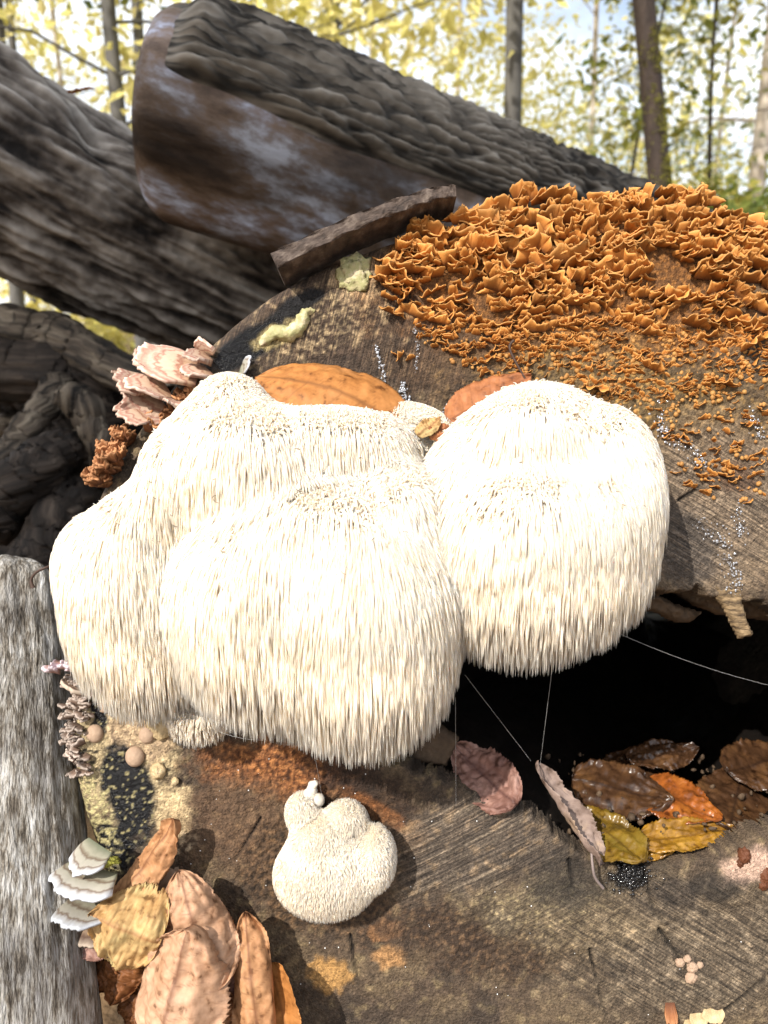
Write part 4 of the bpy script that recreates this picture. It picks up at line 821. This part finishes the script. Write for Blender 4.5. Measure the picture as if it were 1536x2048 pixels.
# ================================================================== OTHER LOGS
def logmesh(p0, p1, r0, r1, nA=120, nL=160, disp=None, bow=0, slant=0, rnd=.03, a0=0, a1=2*np.pi, wrap=True, mid=None):
    p0 = np.array(p0, float); p1 = np.array(p1, float); ax = nrm(p1-p0); L = np.linalg.norm(p1-p0)
    e1 = nrm(np.cross(ax, np.array([0, 0, 1.]))); e2 = np.cross(e1, ax)          # e1 sideways, e2 up
    t = np.linspace(0, 1, nL); endp = [-1e-3]
    a = np.linspace(a0, a1, nA, endpoint=not wrap); T, A = np.meshgrid(t, a, indexing='ij')
    rad = r0+(r1-r0)*T; X_ = T*L
    if disp is not None: rad = rad+disp(X_, A, rad)
    de = np.minimum(X_, L-X_); rad = rad-rnd*(1-np.sqrt(np.clip(1-np.clip(1-de/rnd, 0, 1)**2, 0, 1)))
    Xs = X_-slant*np.cos(A)*rad*(1-T)**6
    ctr = p0+ax*Xs[..., None]-e2*(bow*4*T*(1-T))[..., None]
    v = ctr+rad[..., None]*(np.cos(A)[..., None]*e1+np.sin(A)[..., None]*e2)
    uvw = np.stack([X_, rad*np.cos(A), rad*np.sin(A)], -1)
    f = gridf(nL, nA, wrap)
    return v, uvw, f, (ctr, ax, e1, e2, L)
def caplog(name, v, uvw, f, mat, parent, edge=None):
    nL, nA = v.shape[:2]
    vv_ = v.reshape(-1, 3); uu = uvw.reshape(-1, 3); c0 = v[0].mean(0); c1 = v[-1].mean(0)
    V_ = np.concatenate([vv_, [c0, c1]]); U_ = np.concatenate([uu, [uvw[0].mean(0), uvw[-1].mean(0)]]); n0 = len(vv_)
    cf = np.array([[n0, (j+1) % nA, j] for j in range(nA)]+[[n0+1, (nL-1)*nA+j, (nL-1)*nA+(j+1) % nA] for j in range(nA)])
    at_ = {'uvw': U_}
    if edge is not None: at_['edge'] = np.r_[edge.ravel(), .3, .3]
    return mk(name, V_, [f, cf], mat, parent, attrs=at_)
def furrow(sl, sa, amp, seed=0, o=4):
    def d(X_, A, rad):
        q = np.stack([X_*sl, np.cos(A)*rad*sa+seed, np.sin(A)*rad*sa], -1)
        return amp*(1-2*np.abs(fbm(q, o)))+amp*.8*fbm(q*.3, 2)
    return d
# bare log with remaining bark, lying across the top
p0 = PD(318,225,1.02); p1 = PD(1330,600,1.50)
sm_ = root('barked_log', 'bare brown log with a sleeve of ridged grey bark, lying across behind the sawn log', 'log', tuple((p0+p1)/2))
v, uvw, f, fr1 = logmesh(p0, p1, .132, .150, 140, 200, lambda X_, A, r: .004*fbm(np.stack([X_*4, np.cos(A)*r*30, np.sin(A)*r*30], -1), 4)+.006*fbm(np.stack([X_*2, np.cos(A)*2, np.sin(A)*2], -1), 2), rnd=.035, slant=.5)
caplog('bare_wood', v, uvw, f, MAT['smooth_wood'], sm_)
def bwand(X_): return R(4)+.10*fbm(np.stack([X_*5, 0*X_, 0*X_+3], -1), 3)
def barkd(X_, A, r, taper=True):
    wp = .9*fbm(np.stack([X_*7, A*3, 0*A], -1), 2)
    w1 = np.stack([X_*13+3, A*r/.0085+wp, 0*A], -1); rd = 2.6*np.abs(pn(w1))-.35; rd2 = 1-2.2*np.abs(pn(w1*np.array([2.6, 1.9, 1])+7))
    q = np.stack([X_*60, A*r*160, 0*A], -1)
    raw = .014+.011*np.clip(rd, -.4, 1)+.003*rd2+.003*fbm(q, 3)
    if not taper: return raw
    return raw*sm(-.01, .10, A-bwand(X_))*sm(.0, .03, X_-.02)-.003*(1-sm(-.01, .05, A-bwand(X_)))
nA_, nL_ = 260, 480
v, uvw, f, fr2 = logmesh(p0, p1, .132, .150, nA_, nL_, barkd, rnd=.03, a0=R(-15), a1=R(205), wrap=False, slant=.4)
# which angles carry bark: lower edge wanders; nothing in the first few centimetres
T, A = np.meshgrid(np.linspace(0, 1, nL_), np.linspace(R(-15), R(205), nA_), indexing='ij')
BARK_EDGE = (T, A)
e1 = fr2[2]; toward = -1 if e1[1] > 0 else 1      # camera side of e1
keepm = (A > bwand(T*fr2[4])-.03) & (T > .012)
fk = f[keepm.ravel()[f].all(1)]; us = np.unique(fk); rm = -np.ones(v.shape[0]*v.shape[1], int); rm[us] = np.arange(len(us))
bo = mk('bark', v.reshape(-1, 3)[us], rm[fk], MAT['ridge_bark'], sm_, attrs={'edge': np.clip((barkd(T*fr2[4], A, .14, False)-.004)/.024, 0, 1).ravel()[us]})
# big rough log at the left
p0 = PD(-420,85,1.02); p1 = PD(640,640,1.55)
crk = lambda X_, A, r: np.clip(1.7*np.abs(fbm(np.stack([X_*5, np.cos(A)*r*38+3, np.sin(A)*r*38], -1), 4))+.55+.9*fbm(np.stack([X_*9+5, np.cos(A)*r*30+9, np.sin(A)*r*30], -1), 4)-.35, 0, 1)
v, uvw, f, _ = logmesh(p0, p1, .148, .155, 260, 340, lambda X_, A, r: .016*crk(X_, A, r)-.008+.004*fbm(np.stack([X_*40, np.cos(A)*r*160, np.sin(A)*r*160], -1), 3)-.03*np.exp(-((X_-.36)**2+((A-.6)*r)**2)/.0012)+.025*fbm(np.stack([X_*3, np.cos(A)*1.5, np.sin(A)*1.5], -1), 3), bow=.02)
rl = root('fallen_log', 'weathered grey fallen log with deep furrows, under the bare brown log', 'log', tuple((p0+p1)/2)); T, A = np.meshgrid(np.linspace(0, 1, 340)*np.linalg.norm(p1-p0), np.linspace(0, 2*np.pi, 260, endpoint=False), indexing='ij')
caplog('trunk', v, uvw, f, MAT['rough_wood'], rl, np.clip(crk(T, A, .15)*.8+.25*fbm(np.stack([T*6, np.cos(A)*3, np.sin(A)*3], -1), 3), 0, 1))
leaf(tuple(PD(140,186,.99)), tuple(PD(186,176,.97)), (0,.8,.5), .022, 'l_orange', 'small orange leaf lying on the weathered grey fallen log', curl=(.5,.3), seed=40, space='world')
# bleached log in front at the lower left
p0 = PD(5,1130,.59); p1 = PD(-50,2500,.41)
v, uvw, f, _ = logmesh(p0, p1, .039, .070, 140, 240, lambda X_, A, r: furrow(9, 90, .0022, 8)(X_, A, r)+.006*fbm(np.stack([X_*6, np.cos(A)*1.2, np.sin(A)*1.2], -1), 3), rnd=.03)
gl = root('bleached_log', 'pale bleached grey log beside the lower left of the sawn log', 'log', tuple((p0+p1)/2)); caplog('trunk', v, uvw, f, MAT['grey_wood'], gl)
# dead wood between the logs
def branch(name, pts, r0, r1, mat, label, seed=0, amp=.30, group='dead wood in the dark gap'):
    nl, ns_ = 110, 48; c = spline([PD(*p_) for p_ in pts], nl); c = c+.010*np.stack([fbm(np.stack([np.arange(nl)*.09+seed*5, np.zeros(nl)+k, np.zeros(nl)], -1), 3) for k in range(3)], -1)
    rad = np.interp(np.linspace(0, 1, nl), [0, .04, 1], [r0*.6, r0, r1])*(1+.25*fbm(np.stack([np.arange(nl)*.07, np.zeros(nl)+seed, np.zeros(nl)], -1), 2)); v, f = tube(c, rad, ns_)
    a_ = np.tile(np.arange(ns_)/ns_*2*np.pi, nl); x_ = np.repeat(np.arange(nl), ns_)*.005
    q = np.stack([x_*2.5, np.cos(a_)*3.4+seed, np.sin(a_)*3.4], -1); ctr = np.repeat(c, ns_, 0)
    v = ctr+(v-ctr)*(1+amp*(1-2.4*np.abs(fbm(q, 4)))+.5*amp*fbm(q*4, 3))[:, None]
    o = mk(name, v, f, mat, attrs={'uvw': np.stack([x_, np.cos(a_)*r0, np.sin(a_)*r0], -1)}); return tag(o, label, 'dead wood', group)
branch('dead_branch', [(-160,590,1.3),(0,655,1.22),(120,680,1.2),(230,735,1.15),(330,800,1.1)], .034, .022, MAT['pale_dead'], 'weathered tan branch lying below the grey fallen log', 1)
branch('dead_branch', [(-120,720,1.25),(60,740,1.2),(170,770,1.2),(230,860,1.2),(260,1000,1.25)], .040, .03, MAT['dead'], 'dark bent root below the tan branch', 2)
branch('dead_branch', [(-60,1010,1.0),(30,900,1.05),(90,810,1.1),(120,760,1.15)], .022, .014, MAT['pale_dead'], 'slanting split stick rising to the bent root', 3)
branch('dead_branch', [(150,790,1.05),(175,830,1.05),(205,900,1.05),(225,960,1.08)], .020, .012, MAT['pale_dead'], 'grey flat stick hanging beside the rust-brown fungus', 4)
branch('dead_branch', [(-40,1060,.98),(50,960,1.0),(130,900,1.05),(190,930,1.1)], .032, .02, MAT['dead'], 'thick brown root above the bleached log', 5)
branch('dead_branch', [(-50,860,1.3),(40,850,1.3),(110,870,1.3)], .014, .01, MAT['pale_dead'], 'thin grey twig deep in the dark gap', 6)
branch('dead_branch', [(60,1160,.95),(120,1040,1.0),(180,960,1.1)], .03, .02, MAT['dead'], 'dark rotten root close to the bleached log', 7)
branch('dead_branch', [(-30,780,1.35),(80,800,1.3),(160,900,1.25),(200,1040,1.2)], .03, .024, MAT['dead'], 'dark twisted root crossing behind the slanting split stick', 8)
branch('dead_branch', [(20,1000,1.1),(80,930,1.15),(170,860,1.2)], .012, .008, MAT['pale_dead'], 'thin tan stick lying across the dark roots', 9)
branch('dead_branch', [(200,700,1.28),(215,800,1.25),(240,900,1.25)], .02, .016, MAT['dead'], 'dark upright stub behind the pink brackets', 10)
# heap of dark soil and rotten wood behind, closing the gap below the branches
gx_ = np.linspace(-1.3, .2, 80); gy_ = np.linspace(1.15, 2.6, 80); A, B = np.meshgrid(gx_, gy_, indexing='ij')
hh = .52*sm(1.15, 1.55, B)*sm(2.7, 1.9, B)*(1-.5*sm(-.5, .2, A))+.06*fbm(np.stack([A*6, B*6, 0*A], -1), 4)
tag(mk('soil_bank', np.stack([A, B, hh-.03], -1).reshape(-1, 3), gridf(80, 80), MAT['dead'], attrs={'uvw': np.stack([A, B, hh], -1).reshape(-1, 3)}), 'dark bank of soil and rotten wood behind the dead branches', 'bank', kind='structure')

# ================================================================== FOREST
def tree(name, px, d, r, h, mat, crown, label, lean=(0, 0), seed=0, cat='tree', nleaf=2500, ch=(.25, 1), cr=3.0, lsize=.075, pos=None, crook=.3, group='trees behind the logs', nlimb=16, moss=False, flat=.55, rtop=.35):
    r_ = np.random.default_rng(seed)
    if pos is None:
        p_ = PD(px, 620, d); x, y = p_[0], p_[1]
    else: x, y = pos
    base = np.array([x, y, -.25]); e = root(name, label, cat, (x, y, 0), group)
    k = 26; t = np.linspace(0, 1, k); cx = base+np.stack([lean[0]*t*h+crook*r*4*np.sin(t*5+seed), lean[1]*t*h+0*t, t*(h+.25)], -1)
    rad = r*(1+.5*np.exp(-t*h/.25))*(1-(1-rtop)*t); v, f = tube(cx, rad, 16); v = v+nrm(v-np.repeat(cx, 16, 0))*(.10*r*fbm(v*np.array([9, 9, 2.])/max(r*6, .3), 3))[:, None]
    vt_, ft_ = v, f
    tips = []; lp = []; lr = []
    for j in range(nlimb):
        s = r_.uniform(ch[0], ch[1]); i = int(s*(k-1)); a = r_.uniform(0, 2*np.pi); ln_ = cr*r_.uniform(.5, 1)*(1.1-.5*s)
        dr = np.array([math.cos(a), math.sin(a), r_.uniform(.05, .6)]); q0 = cx[i]; m_ = np.linspace(0, 1, 8)[:, None]
        pt = q0+dr*ln_*m_+np.array([0, 0, -.12])*ln_*m_**2*2+r_.normal(size=(8, 3))*.04*ln_*m_; lp.append(pt); lr.append(np.linspace(rad[i]*.26, .004, 8)); tips.append(pt)
        for g_ in range(2):
            b0 = pt[r_.integers(3, 7)]; d2 = nrm(dr+r_.normal(size=3)*.7); p2 = b0+d2*ln_*.45*m_; lp.append(p2); lr.append(np.linspace(rad[i]*.15, .004, 8)); tips.append(p2)
    v, f = join([(vt_, ft_), tubes(np.array(lp), np.array(lr), 6)]); mk('trunk', v, f, mat, e)
    tp = np.concatenate([q[2:] for q in tips]); nleaf = int(nleaf*(.8 if crown == 'c_olive' else 1.5)); lsize = lsize*1.75; nsp = max(1, nleaf//24); cs = tp[r_.integers(0, len(tp), nsp)]+r_.normal(size=(nsp, 3))*.12*cr
    c = np.repeat(cs, 24, 0)+r_.normal(size=(nsp*24, 3))*np.array([1, 1, flat])*.13*cr
    Lv = len(c); n_ = nrm(r_.normal(size=(Lv, 3))+np.array([0, -.2, .9])); a_ = nrm(np.cross(n_, r_.normal(size=(Lv, 3)))); b_ = np.cross(n_, a_); s_ = lsize*r_.uniform(.6, 1.25, (Lv, 1))
    bendv = n_*s_*.12
    vq = np.stack([c-a_*s_*.6, c-b_*s_*.32+bendv, c+a_*s_*.6, c+b_*s_*.32+bendv], 1).reshape(-1, 3)
    fq_ = np.arange(Lv*4).reshape(-1, 4)
    tint = np.repeat(np.clip(.5+.6*fbm(c*.5+seed, 2)+.25*r_.normal(size=Lv), 0, 1), 4)
    mk('crown', vq, fq_, MAT[crown], e, smooth=False, attrs={'tint': tint})
    if moss:
        Lv = 5200; zz_ = .6+2.1*r_.random(Lv)**1.5; a_ = r_.normal(size=Lv)*1.0-.55
        tt_ = (zz_+.25)/(h+.25); c0 = np.stack([np.interp(tt_, t, cx[:, i]) for i in range(3)], -1); rd_ = np.interp(tt_, t, rad)*1.03
        nd_ = np.stack([np.cos(a_), np.sin(a_), 0*a_], -1); c = c0+nd_*rd_[:, None]; ok = fbm(c*np.array([9, 9, 5.]), 3) > -.25+.35*(zz_-1.5); c = c[ok]; nd_ = nd_[ok]; Lv = len(c)
        d1 = nrm(nd_+.9*r_.normal(size=(Lv, 3))); d2 = nrm(np.cross(d1, r_.normal(size=(Lv, 3)))); s_ = r_.uniform(.008, .020, (Lv, 1))
        mk('moss', np.stack([c-d2*s_, c+d1*s_*.5, c+d2*s_, c-nd_*.004], 1).reshape(-1, 3), np.arange(Lv*4).reshape(-1, 4), MAT['moss'], e, smooth=False)
    return e
tree('tree', 1346, 6.0, .095, 11, MAT['t_brown'], 'c_yellow', 'dark brown trunk leaning slightly, with yellow-green moss on its base', lean=(-.155, .02), seed=1, ch=(.35, 1), cr=2.6, nleaf=2600, moss=True)
tree('tree', 1010, 7.5, .095, 12, MAT['t_grey'], 'c_yellow', 'slim bluish-grey straight tree behind the ridged bark log', seed=2, ch=(.3, 1), cr=2.8, nleaf=3000, crook=.15)
tree('tree', 285, 7.0, .075, 10, MAT['t_grey'], 'c_yellow', 'mottled grey trunk just beyond the end of the bare log', seed=3, ch=(.25, 1), cr=2.6, nleaf=2600)
tree('tree', 322, 8.6, .070, 11, MAT['t_grey'], 'c_yellow', 'thinner grey trunk close beside the mottled grey one', seed=4, ch=(.3, 1), cr=2.6, nleaf=2200, crook=.2)
tree('tree', 78, 10.5, .06, 12, MAT['t_grey'], 'c_yellow', 'thin lone trunk above the weathered grey fallen log', seed=5, ch=(.25, 1), cr=3.0, nleaf=2600)
tree('tree', 655, 11, .12, 14, MAT['t_grey'], 'c_yellow', 'grey trunk rising behind the highest part of the ridged bark', seed=6, ch=(.25, 1), cr=3.4, nleaf=3200)
tree('tree', 1478, 12, .14, 15, MAT['t_pale'], 'c_olive', 'pale sunlit trunk standing among lacy olive foliage', seed=7, ch=(.15, 1), cr=3.2, nleaf=2600, crook=.1)
tree('tree', 1398, 9.0, .030, 7, MAT['t_brown'], 'c_olive', 'very thin sapling between the mossy trunk and pale trunk', seed=8, ch=(.15, 1), cr=1.8, nleaf=900, lsize=.06, crook=1.2)
tree('tree', 1222, 8.0, .022, 5.5, MAT['t_brown'], 'c_green', 'thin leaning sapling beside the mossy trunk', lean=(.09, 0), seed=9, ch=(.3, 1), cr=1.5, nleaf=600, lsize=.06, crook=1.0)
tree('tree', 750, 16, .07, 14, MAT['t_pale'], 'c_yellow', 'pale trunk in yellow foliage behind the ridged bark log', seed=10, ch=(.15, 1), cr=4.2, nleaf=3600, lsize=.09)
tree('tree', 52, 8.5, .085, 9, MAT['t_grey'], 'c_green', 'grey trunk seen in the gap under the weathered fallen log', seed=11, ch=(.45, 1), cr=2.6, nleaf=1800)
tree('tree', 900, 20, .07, 16, MAT['t_pale'], 'c_yellow', 'broad yellow crown filling the gap between the grey trunks', seed=12, ch=(.12, 1), cr=5.0, nleaf=5200, lsize=.10)
tree('tree', 160, 18, .07, 15, MAT['t_pale'], 'c_yellow', 'yellow-green crown behind the end of the bare log', seed=13, ch=(.12, 1), cr=4.6, nleaf=4600, lsize=.10)
tree('tree', 1160, 17, .07, 15, MAT['t_pale'], 'c_yellow', 'yellow crown behind the thin leaning sapling', seed=14, ch=(.22, 1), cr=4.4, nleaf=4200, lsize=.095)
tree('tree', 1560, 14, .07, 13, MAT['t_pale'], 'c_olive', 'olive-leaved tree beyond the pale trunk', seed=15, ch=(.12, 1), cr=3.8, nleaf=3000)
tree('tree', 1410, 22, .08, 15, MAT['t_pale'], 'c_olive', 'distant lacy tree between the saplings', seed=16, ch=(.1, 1), cr=4.6, nleaf=3000, lsize=.10)
for k, (px, d, h_, lb, mt) in enumerate([(120, 9, 1.15, 'yellow-green shrub low under the weathered fallen log', 'c_yellow'), (1480, 7.5, 1.75, 'green shrub just above the log edge beside the orange crust', 'c_green'), (1560, 6.5, 1.5, 'bright green shrub at the outer edge of the orange crust', 'c_green'), (205, 12, 1.0, 'golden shrub glimpsed beside the pink brackets', 'c_yellow')]):
    tree('shrub', px, d, .02, h_, MAT['t_brown'], mt, lb, seed=30+k, cat='shrub', nleaf=1500, ch=(.2, 1), cr=.9, lsize=.05, group='shrubs behind the logs', nlimb=14)
# unseen tree placed behind the camera, crown shaped to shade the rear logs
def q_at(x, z, t): return np.array([x, .5, .70+z])+SD*t
tq = q_at(-.80, 0, 7.5)
r_ = np.random.default_rng(77)
e = root('tree', 'unseen leafy tree placed behind the viewer to shade the upper logs', 'tree', (tq[0], tq[1], 0))
k = 20; t = np.linspace(0, 1, k); cx = np.array([tq[0], tq[1], -.2])+np.stack([0*t, 0*t, t*9], -1)
vt_, ft_ = tube(cx, .33*(1-.5*t), 20)
zlo = .70+.22+SD[2]*7.5; lp = []; lr = []
for j in range(26):
    m_ = np.linspace(0, 1, 8)[:, None]; tgt = np.array([tq[0]+r_.uniform(-1.8, 2.6), tq[1]+r_.uniform(-.5, .5), zlo+.25+r_.uniform(0, 2.2)]); st_ = np.array([tq[0], tq[1], tgt[2]-.1]); lp.append(st_+(tgt-st_)*m_); lr.append(np.linspace(.05, .012, 8))
v, f = join([(vt_, ft_), tubes(np.array(lp), np.array(lr), 7)]); mk('trunk', v, f, MAT['t_brown'], e)
Lv = 9000; c = np.stack([tq[0]+r_.uniform(-2.0, 2.7, Lv), tq[1]+r_.normal(size=Lv)*.35, zlo+2.6*r_.random(Lv)**1.3], -1); c[:, 2] += .08*fbm(c*2, 2)-(c[:, 1]-tq[1])*SD[2]/abs(SD[1])
n_ = nrm(r_.normal(size=(Lv, 3))-SD*.0+np.array([0, -.5, .5])); a_ = nrm(np.cross(n_, r_.normal(size=(Lv, 3)))); b_ = np.cross(n_, a_); s_ = .10*r_.uniform(.7, 1.2, (Lv, 1))
mk('crown', np.stack([c-a_*s_*.6, c-b_*s_*.35, c+a_*s_*.6, c+b_*s_*.35], 1).reshape(-1, 3), np.arange(Lv*4).reshape(-1, 4), MAT['c_green'], e, smooth=False, attrs={'tint': np.repeat(r_.random(Lv), 4)})

for o in bpy.data.objects:
    if '_org' in o: del o['_org']
